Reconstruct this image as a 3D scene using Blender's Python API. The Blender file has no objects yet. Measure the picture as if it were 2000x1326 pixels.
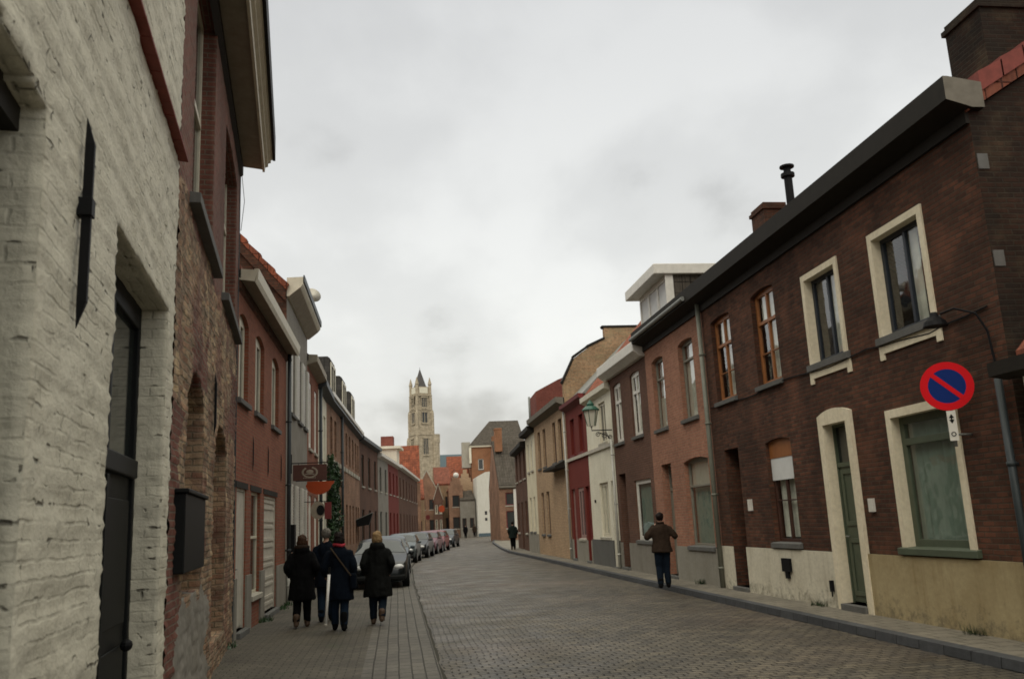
import bpy, bmesh, math, random
import numpy as np
from mathutils import Vector, Matrix, noise as mnoise
random.seed(7)
RNG = np.random.RandomState(7)
R = math.radians
SC = bpy.context.scene
COL = SC.collection

# ------------------------------------------------------------------ camera
cd = bpy.data.cameras.new('camera'); cam = bpy.data.objects.new('camera', cd); COL.objects.link(cam)
PITCH, ROLL, YAW = R(11.7745), R(-2.7113), R(7.9398)
f0 = Vector((math.sin(YAW), math.cos(YAW), 0)); r0 = Vector((math.cos(YAW), -math.sin(YAW), 0)); up = Vector((0, 0, 1))
fw = f0*math.cos(PITCH) + up*math.sin(PITCH); uu = up*math.cos(PITCH) - f0*math.sin(PITCH)
rr = r0*math.cos(ROLL) + uu*math.sin(ROLL); u2 = uu*math.cos(ROLL) - r0*math.sin(ROLL)
cam.matrix_world = Matrix(((rr.x, u2.x, -fw.x, 0), (rr.y, u2.y, -fw.y, 0), (rr.z, u2.z, -fw.z, 1.75), (0, 0, 0, 1)))
cd.sensor_width = 36; cd.lens = 1707.2/2000*36; cd.clip_start = .1; cd.clip_end = 3000
cd.dof.use_dof = True; cd.dof.focus_distance = 22; cd.dof.aperture_fstop = 3.6
SC.camera = cam

# ------------------------------------------------------------------ world: overcast sky
W = bpy.data.worlds.new('World'); SC.world = W; W.use_nodes = True
SUN_EL, SUN_AZ = R(38), R(200)
def build_world():
    t = W.node_tree; t.nodes.clear(); N = t.nodes.new; L = t.links.new
    out = N('ShaderNodeOutputWorld'); add = N('ShaderNodeAddShader')
    sky = N('ShaderNodeTexSky'); sky.sky_type = 'NISHITA'; sky.sun_disc = False
    sky.sun_elevation = SUN_EL; sky.sun_rotation = SUN_AZ; sky.air_density = 1.5; sky.dust_density = 4
    b1 = N('ShaderNodeBackground'); b1.inputs[1].default_value = .05; L(sky.outputs[0], b1.inputs[0])
    dk = N('ShaderNodeMixRGB'); dk.blend_type = 'MULTIPLY'; dk.inputs[0].default_value = 1; dk.inputs[2].default_value = (.35, .35, .35, 1)
    L(sky.outputs[0], dk.inputs[1]); L(dk.outputs[0], b1.inputs[0])
    tc = N('ShaderNodeTexCoord'); sep = N('ShaderNodeSeparateXYZ'); L(tc.outputs['Generated'], sep.inputs[0])
    def M(op, a, b=None, c=None):
        m = N('ShaderNodeMath'); m.operation = op
        for i, v in enumerate((a, b, c)):
            if v is None: continue
            if isinstance(v, (int, float)): m.inputs[i].default_value = v
            else: L(v, m.inputs[i])
        return m.outputs[0]
    z = M('ADD', M('MAXIMUM', sep.outputs[2], 0), .62)
    cx = M('DIVIDE', sep.outputs[0], z); cy = M('DIVIDE', sep.outputs[1], z)
    comb = N('ShaderNodeCombineXYZ'); L(cx, comb.inputs[0]); L(cy, comb.inputs[1]); comb.inputs[2].default_value = 2.9
    n1 = N('ShaderNodeTexNoise'); n1.inputs['Scale'].default_value = 3.2; n1.inputs['Detail'].default_value = 7; n1.inputs['Roughness'].default_value = .5; n1.inputs['Distortion'].default_value = .1
    L(comb.outputs[0], n1.inputs['Vector'])
    n2 = N('ShaderNodeTexNoise'); n2.inputs['Scale'].default_value = 1.5; n2.inputs['Detail'].default_value = 3
    L(comb.outputs[0], n2.inputs['Vector'])
    mix = M('ADD', M('MULTIPLY', n1.outputs[0], .5), M('MULTIPLY', n2.outputs[0], .5))
    rp = N('ShaderNodeValToRGB'); rp.color_ramp.interpolation = 'EASE'
    e = rp.color_ramp.elements; e[0].position = .415; e[0].color = (.46, .45, .43, 1); e[1].position = .60; e[1].color = (.84, .835, .81, 1)
    m_ = e.new(.50); m_.color = (.72, .715, .695, 1)
    L(mix, rp.inputs[0])
    # overcast sky: the cloud is brightest overhead, above the picture's top edge
    tint = N('ShaderNodeValToRGB'); e = tint.color_ramp.elements
    stops = ((.0, (1.12, 1.12, 1.11)), (.22, (1.04, 1.04, 1.025)), (.55, (.84, .845, .855)), (.68, (2.1, 2.05, 1.85)), (.8, (2.9, 2.8, 2.45)), (1.0, (3.1, 3.0, 2.6)))
    while len(e) < len(stops): e.new(.5)
    for q, (p_, c_) in zip(e, stops): q.position = p_; q.color = (*c_, 1)
    L(sep.outputs[2], tint.inputs[0])
    mul = N('ShaderNodeMixRGB'); mul.blend_type = 'MULTIPLY'; mul.inputs[0].default_value = 1; L(rp.outputs[0], mul.inputs[1]); L(tint.outputs[0], mul.inputs[2])
    b2 = N('ShaderNodeBackground'); b2.inputs[1].default_value = 1.0; L(mul.outputs[0], b2.inputs[0])
    L(b1.outputs[0], add.inputs[0]); L(b2.outputs[0], add.inputs[1]); L(add.outputs[0], out.inputs[0])
build_world()
sd = bpy.data.lights.new('sun', 'SUN'); sd.energy = .5; sd.angle = R(25); sd.color = (1, .95, .87)
sun = bpy.data.objects.new('sun', sd); COL.objects.link(sun)
# sun stands behind the camera, high over the right-hand roofs
sdir = Vector((math.sin(SUN_AZ)*math.cos(SUN_EL), math.cos(SUN_AZ)*math.cos(SUN_EL), math.sin(SUN_EL)))
sun.rotation_euler = sdir.to_track_quat('Z', 'Y').to_euler()
SC.view_settings.view_transform = 'Standard'; SC.view_settings.look = 'None'
SC.view_settings.exposure = 0.0; SC.view_settings.gamma = 1
SC.cycles.use_denoising = True
SC.cycles.max_bounces = 6; SC.cycles.diffuse_bounces = 3
SC.cycles.filter_width = 1.7

# ------------------------------------------------------------------ materials
class NT:
    def __init__(s, name):
        s.m = bpy.data.materials.new(name); s.m.use_nodes = True; s.t = s.m.node_tree; s.t.nodes.clear()
        s.out = s.n('ShaderNodeOutputMaterial'); s.b = s.n('ShaderNodeBsdfPrincipled'); s.l(s.b.outputs[0], s.out.inputs[0])
    def n(s, k, **kw):
        x = s.t.nodes.new(k)
        for a, v in kw.items(): setattr(x, a, v)
        return x
    def l(s, a, b): s.t.links.new(a, b)
    def uv(s): return s.n('ShaderNodeTexCoord').outputs['UV']
    def obj(s): return s.n('ShaderNodeTexCoord').outputs['Object']
    def noise(s, vec, sc, det=3, rough=.5, out=0):
        x = s.n('ShaderNodeTexNoise'); x.inputs['Scale'].default_value = sc; x.inputs['Detail'].default_value = det; x.inputs['Roughness'].default_value = rough
        s.l(vec, x.inputs['Vector']); return x.outputs[out]
    def ramp(s, fac, stops):
        x = s.n('ShaderNodeValToRGB'); e = x.color_ramp.elements
        while len(e) < len(stops): e.new(.5)
        for q, (p, c) in zip(e, stops): q.position = p; q.color = c if len(c) == 4 else (*c, 1)
        s.l(fac, x.inputs[0]); return x.outputs[0]
    def mix(s, fac, a, b, mode='MIX'):
        x = s.n('ShaderNodeMixRGB', blend_type=mode)
        for i, v in ((0, fac), (1, a), (2, b)):
            if isinstance(v, (int, float)): x.inputs[i].default_value = v
            elif isinstance(v, tuple): x.inputs[i].default_value = v if len(v) == 4 else (*v, 1)
            else: s.l(v, x.inputs[i])
        return x.outputs[0]
    def math(s, op, a, b=0.0):
        x = s.n('ShaderNodeMath', operation=op)
        for i, v in ((0, a), (1, b)):
            if isinstance(v, (int, float)): x.inputs[i].default_value = v
            else: s.l(v, x.inputs[i])
        return x.outputs[0]
    def warp(s, vec, sc, amt):
        nz = s.noise(vec, sc, 2, .5, 1)
        a = s.n('ShaderNodeVectorMath', operation='SUBTRACT'); s.l(nz, a.inputs[0]); a.inputs[1].default_value = (.5, .5, .5)
        b = s.n('ShaderNodeVectorMath', operation='SCALE'); s.l(a.outputs[0], b.inputs[0]); b.inputs['Scale'].default_value = amt
        c = s.n('ShaderNodeVectorMath', operation='ADD'); s.l(vec, c.inputs[0]); s.l(b.outputs[0], c.inputs[1]); return c.outputs[0]
    def bump(s, h, st=.5, dist=.01, prev=None):
        x = s.n('ShaderNodeBump'); x.inputs['Strength'].default_value = st; x.inputs['Distance'].default_value = dist; s.l(h, x.inputs['Height'])
        if prev is not None: s.l(prev, x.inputs['Normal'])
        return x.outputs[0]
    def fin(s, col, rough=.8, nrm=None, spec=.3, metal=0):
        if isinstance(col, tuple): s.b.inputs['Base Color'].default_value = (*col[:3], 1)
        else: s.l(col, s.b.inputs['Base Color'])
        if isinstance(rough, (int, float)): s.b.inputs['Roughness'].default_value = rough
        else: s.l(rough, s.b.inputs['Roughness'])
        s.b.inputs['Specular IOR Level'].default_value = spec; s.b.inputs['Metallic'].default_value = metal
        if nrm is not None: s.l(nrm, s.b.inputs['Normal'])
        return s.m

def sc3(c, k): return tuple(x*k for x in c)
def brick(name, c1, c2, mortar, w=.215, h=.068, mw=.010, patch=(.75, 1.25), bump=.7, soot=0.0, sootcol=(.02, .018, .015), grey=None, vary=.35):
    s = NT(name); uv = s.warp(s.uv(), 2.5, .02)
    def bt(a, b, m):
        x = s.n('ShaderNodeTexBrick'); s.l(uv, x.inputs['Vector'])
        x.inputs['Scale'].default_value = 1; x.inputs['Brick Width'].default_value = w; x.inputs['Row Height'].default_value = h
        x.inputs['Mortar Size'].default_value = mw; x.inputs['Mortar Smooth'].default_value = .3; x.inputs['Bias'].default_value = 0
        for i, c in zip(('Color1', 'Color2', 'Mortar'), (a, b, m)): x.inputs[i].default_value = (*c, 1)
        return x
    b = bt(c1, c2, mortar)
    col = b.outputs['Color']
    big = s.noise(s.uv(), .55, 4, .6); col = s.mix(1, col, s.ramp(big, [(.3, (patch[0],)*3), (.7, (patch[1],)*3)]), 'MULTIPLY')
    fine = s.noise(s.uv(), 9, 4, .7); col = s.mix(vary, col, s.mix(1, col, s.ramp(fine, [(.3, (.45, .45, .45)), (.7, (1.6, 1.55, 1.5))]), 'MULTIPLY'))
    if grey:
        g = s.ramp(s.noise(s.uv(), 1.3, 5, .65), [(.52, (0, 0, 0)), (.68, (1, 1, 1))]); col = s.mix(s.math('MULTIPLY', g, grey[1]), col, grey[0])
    if soot:
        mp = s.n('ShaderNodeMapping'); s.l(s.uv(), mp.inputs[0]); mp.inputs['Scale'].default_value = (1.0, .35, 1)
        g = s.ramp(s.noise(mp.outputs[0], 1.1, 5, .65), [(.42, (0, 0, 0)), (.72, (1, 1, 1))]); col = s.mix(s.math('MULTIPLY', g, soot), col, sootcol)
    n = s.bump(s.math('MULTIPLY', b.outputs['Fac'], -1), bump, .012); n = s.bump(fine, .5, .01, n)
    return s.fin(col, .9, n, .2)
def plaster(name, c, dirt=(.5, .45, .35), amt=.35, sc=1.0, bump=.25, rough=.85, drip=.25, foot=False):
    s = NT(name); uv = s.uv()
    n1 = s.noise(uv, 1.4*sc, 5, .6); n2 = s.noise(uv, 14*sc, 4, .6)
    col = s.mix(s.math('MULTIPLY', s.ramp(n1, [(.35, (0, 0, 0)), (.75, (1, 1, 1))]), amt), c, tuple(a*b for a, b in zip(c, dirt)))
    mp = s.n('ShaderNodeMapping'); s.l(uv, mp.inputs[0]); mp.inputs['Scale'].default_value = (5, .5, 1)
    d = s.ramp(s.noise(mp.outputs[0], 1.5, 4, .6), [(.5, (0, 0, 0)), (.75, (1, 1, 1))]); col = s.mix(s.math('MULTIPLY', d, drip), col, tuple(a*b for a, b in zip(c, dirt)))
    col = s.mix(.25, col, s.mix(1, col, s.ramp(n2, [(.3, (.6, .6, .6)), (.7, (1.3, 1.3, 1.3))]), 'MULTIPLY'))
    if foot:   # flaked and splashed foot of the wall
        sp = s.n('ShaderNodeSeparateXYZ'); s.l(uv, sp.inputs[0]); fl = s.noise(uv, 6, 5, .75)
        k = s.math('ADD', fl, s.math('MULTIPLY', s.math('SUBTRACT', .42, sp.outputs[1]), .45)); col = s.mix(s.math('MULTIPLY', s.ramp(k, [(.54, (0, 0, 0)), (.72, (1, 1, 1))]), .6), col, (.10, .088, .065))
    return s.fin(col, rough, s.bump(n2, bump, .01), .25)
def paint(name, c, rough=.45, vary=.25, spec=.4, metal=0, bump=.08, sc=6):
    s = NT(name); o = s.obj(); n = s.noise(o, sc, 5, .6)
    col = s.mix(vary, c, s.mix(1, c, s.ramp(n, [(.25, (.45, .43, .4)), (.75, (1.25, 1.25, 1.25))]), 'MULTIPLY'))
    return s.fin(col, rough, s.bump(s.noise(o, sc*8, 3), bump, .005), spec, metal)
def glassmat(name='window_glass', tint=(.93, .96, .94), k=1.0):
    s = NT(name); s.t.nodes.remove(s.b)
    tr = s.n('ShaderNodeBsdfTransparent'); tr.inputs[0].default_value = (*tint, 1)
    gl = s.n('ShaderNodeBsdfGlossy'); gl.inputs['Roughness'].default_value = .03; gl.inputs[0].default_value = (.95, .95, .95, 1)
    nz = s.noise(s.obj(), 1.6, 2); bp = s.bump(nz, .12, .05); s.l(bp, gl.inputs['Normal'])
    lw = s.n('ShaderNodeLayerWeight'); lw.inputs[0].default_value = .5; fr = s.math('ADD', s.math('MULTIPLY', s.math('POWER', lw.outputs['Facing'], 3.0), .85), .05)
    mx = s.n('ShaderNodeMixShader'); s.l(s.math('MINIMUM', fr, 1.0), mx.inputs[0])
    s.l(tr.outputs[0], mx.inputs[1]); s.l(gl.outputs[0], mx.inputs[2]); s.l(mx.outputs[0], s.out.inputs[0]); return s.m
def cloth(name, c, sc=60, rough=.95, vary=.3):
    s = NT(name); o = s.obj(); n = s.noise(o, sc, 3, .6); n2 = s.noise(o, 5, 3)
    col = s.mix(vary, c, s.mix(1, c, s.ramp(n2, [(.3, (.5, .5, .5)), (.7, (1.5, 1.5, 1.5))]), 'MULTIPLY'))
    return s.fin(col, rough, s.bump(n2, .6, .04, s.bump(n, .4, .004)), .1)
def rooftile(name, c, c2):
    s = NT(name); uv = s.uv()
    x = s.n('ShaderNodeTexBrick'); s.l(uv, x.inputs['Vector']); x.offset = 0
    x.inputs['Scale'].default_value = 1; x.inputs['Brick Width'].default_value = .24; x.inputs['Row Height'].default_value = .3
    x.inputs['Mortar Size'].default_value = .015; x.inputs['Mortar Smooth'].default_value = .8
    for i, q in zip(('Color1', 'Color2', 'Mortar'), (c, c2, sc3(c, .35))): x.inputs[i].default_value = (*q, 1)
    col = s.mix(1, x.outputs[0], s.ramp(s.noise(uv, 2, 5, .65), [(.3, (.55, .55, .5)), (.7, (1.25, 1.25, 1.25))]), 'MULTIPLY')
    w = s.n('ShaderNodeTexWave'); s.l(uv, w.inputs['Vector']); w.bands_direction = 'X'; w.inputs['Scale'].default_value = 1/.24/3.1416*1.57
    n = s.bump(s.math('MULTIPLY', x.outputs['Fac'], -1), .8, .03); n = s.bump(w.outputs['Fac'], .6, .05, n)
    return s.fin(col, .8, n, .25)

M = {}
M['white_brick'] = None
def white_wall():
    s = NT('painted brick'); uv = s.uv()
    n1 = s.noise(uv, 1.1, 5, .6); n2 = s.noise(uv, 7, 5, .65); n3 = s.noise(uv, 28, 4, .6)
    col = s.mix(s.ramp(n1, [(.3, (0, 0, 0)), (.7, (1, 1, 1))]), (.63, .60, .49), (.51, .48, .38))
    col = s.mix(s.math('MULTIPLY', s.ramp(n2, [(.54, (0, 0, 0)), (.72, (1, 1, 1))]), .45), col, (.27, .255, .20))
    def bt(warp, ms, smo):
        x = s.n('ShaderNodeTexBrick'); s.l(s.warp(uv, 5, warp), x.inputs['Vector']); x.inputs['Scale'].default_value = 1
        x.inputs['Brick Width'].default_value = .24; x.inputs['Row Height'].default_value = .08; x.inputs['Mortar Size'].default_value = ms; x.inputs['Mortar Smooth'].default_value = smo
        for i, q in zip(('Color1', 'Color2', 'Mortar'), ((1, 1, 1), (.6, .6, .6), (.8, .8, .8))): x.inputs[i].default_value = (*q, 1)
        return x
    x = bt(.04, .012, .8)
    col = s.mix(.14, col, s.mix(1, col, x.outputs['Color'], 'MULTIPLY'))
    # joints where the paint has filled in, and open slots where it has not
    crev = s.math('MULTIPLY', x.outputs['Fac'], s.ramp(s.noise(uv, 2.2, 4, .6), [(.44, (.05,)*3), (.66, (1, 1, 1))]))
    col = s.mix(s.math('MULTIPLY', crev, .30), col, (.15, .14, .105))
    xs = bt(.05, .015, .9)
    ch = s.math('MULTIPLY', s.ramp(s.noise(s.warp(uv, 6, .12), 8.5, 3, .5), [(.585, (0, 0, 0)), (.66, (1, 1, 1))]), s.math('MULTIPLY', xs.outputs['Fac'], s.ramp(s.noise(uv, .9, 3, .6), [(.42, (.1,)*3), (.56, (1, 1, 1))])))
    col = s.mix(s.math('MULTIPLY', ch, .75), col, (.06, .055, .042))
    n = s.bump(s.math('MULTIPLY', crev, -1), .4, .014); n = s.bump(s.math('MULTIPLY', ch, -1), .8, .02, n); n = s.bump(n2, .45, .025, n); n = s.bump(n3, .5, .008, n)
    return s.fin(col, .75, n, .3)
M['white_brick'] = white_wall()
def rubble():
    s = NT('old mixed brick and stone'); uv = s.warp(s.uv(), 3, .045)
    x = s.n('ShaderNodeTexBrick'); s.l(uv, x.inputs['Vector']); x.inputs['Scale'].default_value = 1
    x.inputs['Brick Width'].default_value = .24; x.inputs['Row Height'].default_value = .075; x.inputs['Mortar Size'].default_value = .012; x.inputs['Mortar Smooth'].default_value = .5
    for i, q in zip(('Color1', 'Color2', 'Mortar'), ((.24, .145, .10), (.34, .265, .18), (.19, .16, .115))): x.inputs[i].default_value = (*q, 1)
    col = x.outputs[0]
    v = s.n('ShaderNodeTexVoronoi'); s.l(s.uv(), v.inputs['Vector']); v.inputs['Scale'].default_value = 5
    hs = s.n('ShaderNodeSeparateColor'); s.l(v.outputs['Color'], hs.inputs[0])
    col = s.mix(.55, col, s.mix(1, col, s.ramp(hs.outputs[0], [(.0, (.35, .3, .28)), (.35, (.8, .75, .7)), (.7, (1.2, 1.1, .95)), (1, (1.9, 1.8, 1.5))]), 'MULTIPLY'))
    red = s.ramp(s.noise(s.uv(), .8, 4, .55), [(.5, (0, 0, 0)), (.6, (1, 1, 1))])
    col = s.mix(s.math('MULTIPLY', red, .6), col, (.17, .07, .055))
    low = s.noise(s.uv(), 1.7, 4, .6); col = s.mix(s.math('MULTIPLY', s.ramp(low, [(.5, (0, 0, 0)), (.7, (1, 1, 1))]), .4), col, (.12, .10, .08))
    n = s.bump(s.math('MULTIPLY', x.outputs['Fac'], -1), .6, .02); n = s.bump(s.noise(s.uv(), 11, 4, .65), .8, .03, n)
    return s.fin(col, .9, n, .2)
M['rubble'] = rubble()
M['brick_oldred'] = brick('old red brick', (.19, .075, .055), (.14, .06, .045), (.17, .13, .10), soot=.35)
M['brick_red'] = brick('red brick', (.25, .085, .050), (.20, .065, .04), (.20, .12, .08), patch=(.85, 1.15))
M['brick_dark'] = brick('dark brown brick', (.122, .050, .030), (.056, .027, .018), (.062, .045, .032), patch=(.6, 1.35), soot=.5, sootcol=(.03, .018, .013), grey=((.20, .085, .05), .35))
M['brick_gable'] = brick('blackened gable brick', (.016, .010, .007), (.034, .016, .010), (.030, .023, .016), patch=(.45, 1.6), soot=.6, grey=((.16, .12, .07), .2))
M['brick_pink'] = brick('salmon brick', (.37, .175, .115), (.29, .135, .092), (.29, .19, .13), patch=(.85, 1.15), soot=.15)
M['brick_brown'] = brick('brown brick', (.13, .066, .045), (.11, .055, .038), (.12, .08, .06), patch=(.8, 1.2))
M['brick_tan'] = brick('tan brick', (.50, .35, .22), (.43, .29, .18), (.28, .22, .15), patch=(.85, 1.15))
M['brick_tanor'] = brick('mottled ochre brick', (.38, .23, .13), (.30, .21, .125), (.28, .22, .15), patch=(.65, 1.35), grey=((.33, .27, .15), .5), vary=.6)
M['brick_far'] = brick('far brown brick', (.30, .165, .105), (.22, .12, .08), (.23, .17, .12), patch=(.65, 1.35), vary=.6)
M['brick_far2'] = brick('far orange brick', (.34, .15, .078), (.28, .125, .065), (.23, .15, .09), patch=(.8, 1.25))
M['brick_fred'] = brick('deep red brick', (.21, .06, .045), (.18, .05, .04), (.18, .09, .07))
M['white_pl'] = plaster('white limewash', (.78, .75, .62), amt=.3)
M['cream_pl'] = plaster('cream render', (.80, .74, .56), amt=.35, drip=.3)
M['cream_trim'] = plaster('cream painted trim', (.76, .685, .52), amt=.3, drip=.25)
M['plinth_cream'] = plaster('cream plinth render', (.42, .345, .20), (.55, .48, .38), amt=.6, drip=.45, foot=True)
M['plinth_white'] = plaster('whitewashed plinth', (.66, .62, .50), (.4, .36, .3), amt=.35, drip=.35, foot=True)
M['plinth_grey'] = plaster('grey plinth render', (.30, .285, .245), (.6, .57, .5), amt=.6)
M['grey_pl'] = plaster('grey render', (.25, .235, .205), amt=.5, drip=.4)
M['red_pl'] = plaster('oxblood painted wall', (.165, .030, .022), amt=.3)
M['pale_pl'] = plaster('pale far render', (.66, .65, .58), amt=.15)
M['stone'] = plaster('blue stone', (.13, .13, .125), amt=.4)
M['stone_light'] = plaster('pale stone', (.42, .40, .34), amt=.4)
M['tower'] = brick('weathered tower stone', (.52, .45, .335), (.42, .365, .27), (.36, .315, .24), w=1.2, h=.5, mw=.05, patch=(.7, 1.2), bump=.2, soot=.3, sootcol=(.14, .115, .08), vary=.5)
M['tower_spire'] = paint('spire slate', (.085, .08, .078), .8, .4)
M['slate'] = rooftile('dark slate roof', (.075, .07, .065), (.055, .052, .05))
M['slate_brown'] = rooftile('brown slate roof', (.095, .08, .065), (.08, .068, .055))
M['tile_red'] = rooftile('orange clay tiles', (.34, .10, .05), (.22, .07, .04))
M['tile_dull'] = rooftile('dull red clay tiles', (.24, .075, .045), (.19, .065, .04))
M['tile_verge'] = paint('red coping tile', (.21, .045, .032), .7, .6, sc=9)
M['copper'] = paint('blue grey church roof', (.09, .13, .15), .8)
M['white'] = paint('white joinery', (.66, .64, .58), .45, .3)
M['cane_white'] = paint('cane white', (.85, .84, .80), .5, .05)
M['cream'] = paint('cream joinery', (.60, .56, .44), .5, .3)
M['offwhite'] = paint('off white boards', (.50, .47, .40), .6, .4)
M['black'] = paint('black paint', (.007, .008, .008), .55, .3, .15)
M['gable_cap'] = paint('sooty render', (.02, .016, .013), .9, .4, .1)
M['iron'] = paint('wrought iron', (.007, .007, .008), .6, .3, .15)
M['navy'] = paint('blue black joinery', (.018, .024, .035), .4)
M['wood'] = paint('varnished orange wood', (.30, .115, .035), .45, .5)
M['wood_dark'] = paint('dark brown wood', (.055, .022, .014), .45, .4)
M['green'] = paint('grey green joinery', (.085, .105, .07), .5, .35)
M['green_dark'] = paint('dark green paint', (.010, .022, .017), .6, .3, .15)
M['green_lamp'] = paint('lamp green', (.015, .085, .055), .4)
M['greyframe'] = paint('stone grey joinery', (.22, .205, .165), .5)
M['gutter_dark'] = paint('dark brown gutter board', (.019, .016, .012), .7, .5, .2)
M['gutter_end'] = paint('weathered grey board', (.17, .155, .125), .8, .5)
M['gutter_grey'] = paint('grey zinc', (.22, .23, .215), .5, .4)
M['pipe_grey'] = paint('grey green drainpipe', (.17, .175, .14), .5, .4)
M['pipe_dark'] = paint('dark drainpipe', (.035, .045, .05), .5, .4)
M['pipe_white'] = paint('white pipe', (.5, .5, .45), .5, .4)
M['soffit'] = paint('taupe soffit', (.30, .265, .205), .7, .4)
M['burgundy'] = paint('burgundy paint', (.16, .022, .022), .6)
M['pinkish'] = paint('faded mauve joinery', (.30, .19, .17), .6)
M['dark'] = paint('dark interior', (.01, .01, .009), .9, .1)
M['curtain'] = cloth('net curtain', (.72, .70, .62), 25, .9, .35)
M['curtain_warm'] = cloth('fawn curtain', (.20, .15, .10), 25, .9, .4)
M['curtain_green'] = cloth('green tinted net', (.22, .28, .235), 12, .9, .15)
M['blind'] = paint('white roller blind', (.66, .67, .66), .7, .15)
M['blind_grey'] = paint('grey blind', (.52, .50, .42), .7, .3)
M['glass'] = glassmat()
M['glass_far'] = paint('far window glass', (.030, .034, .034), .08, .2, .6)
M['glass_mid'] = paint('dark reflecting glass', (.02, .024, .022), .06, .3, .8)
M['orange'] = paint('orange sign enamel', (.38, .055, .010), .4, .25)
M['signred'] = paint('traffic red', (.60, .006, .012), .6, .12, .12)
M['signblue'] = paint('traffic blue', (.004, .022, .14), .6, .12, .12)
M['signwood'] = paint('brown sign board', (.085, .030, .020), .6, .4)
M['ivory'] = paint('faded ivory lettering', (.30, .25, .19), .7, .4)
M['lantern_glass'] = paint('frosted lantern glass', (.62, .60, .50), .3, .1)
M['ivy'] = None
def ivy():
    s = NT('ivy leaf'); o = s.obj(); col = s.ramp(s.noise(o, 4, 3), [(.3, (.008, .022, .008)), (.7, (.03, .075, .02))]); return s.fin(col, .5, None, .4)
M['ivy'] = ivy()
def cobbles():
    s = NT('granite setts'); uv = s.warp(s.warp(s.uv(), .7, .18), 4, .085)
    x = s.n('ShaderNodeTexBrick'); s.l(uv, x.inputs['Vector']); x.inputs['Scale'].default_value = 1
    x.inputs['Brick Width'].default_value = .19; x.inputs['Row Height'].default_value = .13; x.inputs['Mortar Size'].default_value = .014; x.inputs['Mortar Smooth'].default_value = 1
    for i, q in zip(('Color1', 'Color2', 'Mortar'), ((.112, .096, .070), (.062, .054, .040), (.022, .020, .015))): x.inputs[i].default_value = (*q, 1)
    v = s.n('ShaderNodeTexVoronoi'); s.l(uv, v.inputs['Vector']); v.inputs['Scale'].default_value = 5.2
    sp = s.n('ShaderNodeSeparateColor'); s.l(v.outputs['Color'], sp.inputs[0])
    col = s.mix(1, x.outputs[0], s.ramp(sp.outputs[0], [(0, (.7, .7, .72)), (1, (1.25, 1.22, 1.15))]), 'MULTIPLY')
    col = s.mix(1, col, s.ramp(s.noise(s.uv(), .35, 5, .65), [(.3, (.62, .62, .62)), (.7, (1.3, 1.3, 1.3))]), 'MULTIPLY')
    wet = s.ramp(s.noise(s.uv(), 1.9, 5, .7), [(.55, (0, 0, 0)), (.68, (1, 1, 1))]); col = s.mix(s.math('MULTIPLY', wet, .5), col, (.045, .042, .033))
    red = s.ramp(s.noise(s.uv(), .22, 3), [(.5, (0, 0, 0)), (.7, (1, 1, 1))]); col = s.mix(s.math('MULTIPLY', red, .25), col, (.15, .10, .075))
    v2 = s.n('ShaderNodeTexVoronoi'); s.l(s.uv(), v2.inputs['Vector']); v2.inputs['Scale'].default_value = 3.0
    ap = s.math('SUBTRACT', 1.0, s.math('MULTIPLY', x.outputs['Fac'], 1.0))
    n = s.bump(ap, 1.0, .030); n = s.bump(v.outputs['Distance'], -.7, .04, n); n = s.bump(s.noise(uv, 22, 4, .6), .6, .015, n)
    rg = s.ramp(s.noise(s.uv(), 1.2, 4), [(.3, (.42,)*3), (.7, (.72,)*3)])
    return s.fin(col, rg, n, .5)
M['cobble'] = cobbles()
def paving(name, w, h, c1, c2, mo, rot=False, grass=0.0):
    s = NT(name); uv = s.uv()
    if rot:
        mp = s.n('ShaderNodeMapping'); s.l(uv, mp.inputs[0]); mp.inputs['Rotation'].default_value = (0, 0, R(90)); uv = mp.outputs[0]
    uv = s.warp(uv, 1.5, .02)
    x = s.n('ShaderNodeTexBrick'); s.l(uv, x.inputs['Vector']); x.inputs['Scale'].default_value = 1
    x.inputs['Brick Width'].default_value = w; x.inputs['Row Height'].default_value = h; x.inputs['Mortar Size'].default_value = .010; x.inputs['Mortar Smooth'].default_value = .6
    for i, q in zip(('Color1', 'Color2', 'Mortar'), (c1, c2, mo)): x.inputs[i].default_value = (*q, 1)
    col = s.mix(1, x.outputs[0], s.ramp(s.noise(s.uv(), .8, 5, .65), [(.3, (.7, .7, .7)), (.7, (1.25, 1.25, 1.25))]), 'MULTIPLY')
    col = s.mix(.5, col, s.mix(1, col, s.ramp(s.noise(s.uv(), 9, 4, .7), [(.3, (.6, .6, .6)), (.7, (1.4, 1.4, 1.4))]), 'MULTIPLY'))
    if grass: col = s.mix(s.math('MULTIPLY', s.ramp(s.noise(s.uv(), 1.3, 4), [(.6, (0, 0, 0)), (.7, (1, 1, 1))]), grass), col, (.05, .065, .03))
    n = s.bump(s.math('MULTIPLY', x.outputs['Fac'], -1), .8, .018); n = s.bump(s.noise(s.uv(), 25, 3), .4, .008, n)
    return s.fin(col, .75, n, .35)
M['pave_left'] = paving('brick paving', .22, .11, (.098, .086, .065), (.074, .065, .05), (.035, .032, .023), grass=.35)
M['pave_rows'] = paving('long kerb setts', .30, .16, (.12, .11, .092), (.095, .088, .075), (.032, .029, .023), rot=True)
M['pave_right'] = paving('small pavement slabs', .3, .3, (.185, .165, .13), (.16, .145, .115), (.08, .075, .055), grass=.15)
M['kerb'] = paving('blue stone kerb', 1.0, .5, (.062, .065, .070), (.050, .053, .058), (.02, .02, .02), rot=True)
M['grime'] = plaster('gutter silt', (.035, .032, .022), amt=.5)
M['asphalt'] = plaster('town ground', (.12, .11, .095), amt=.3)

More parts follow.
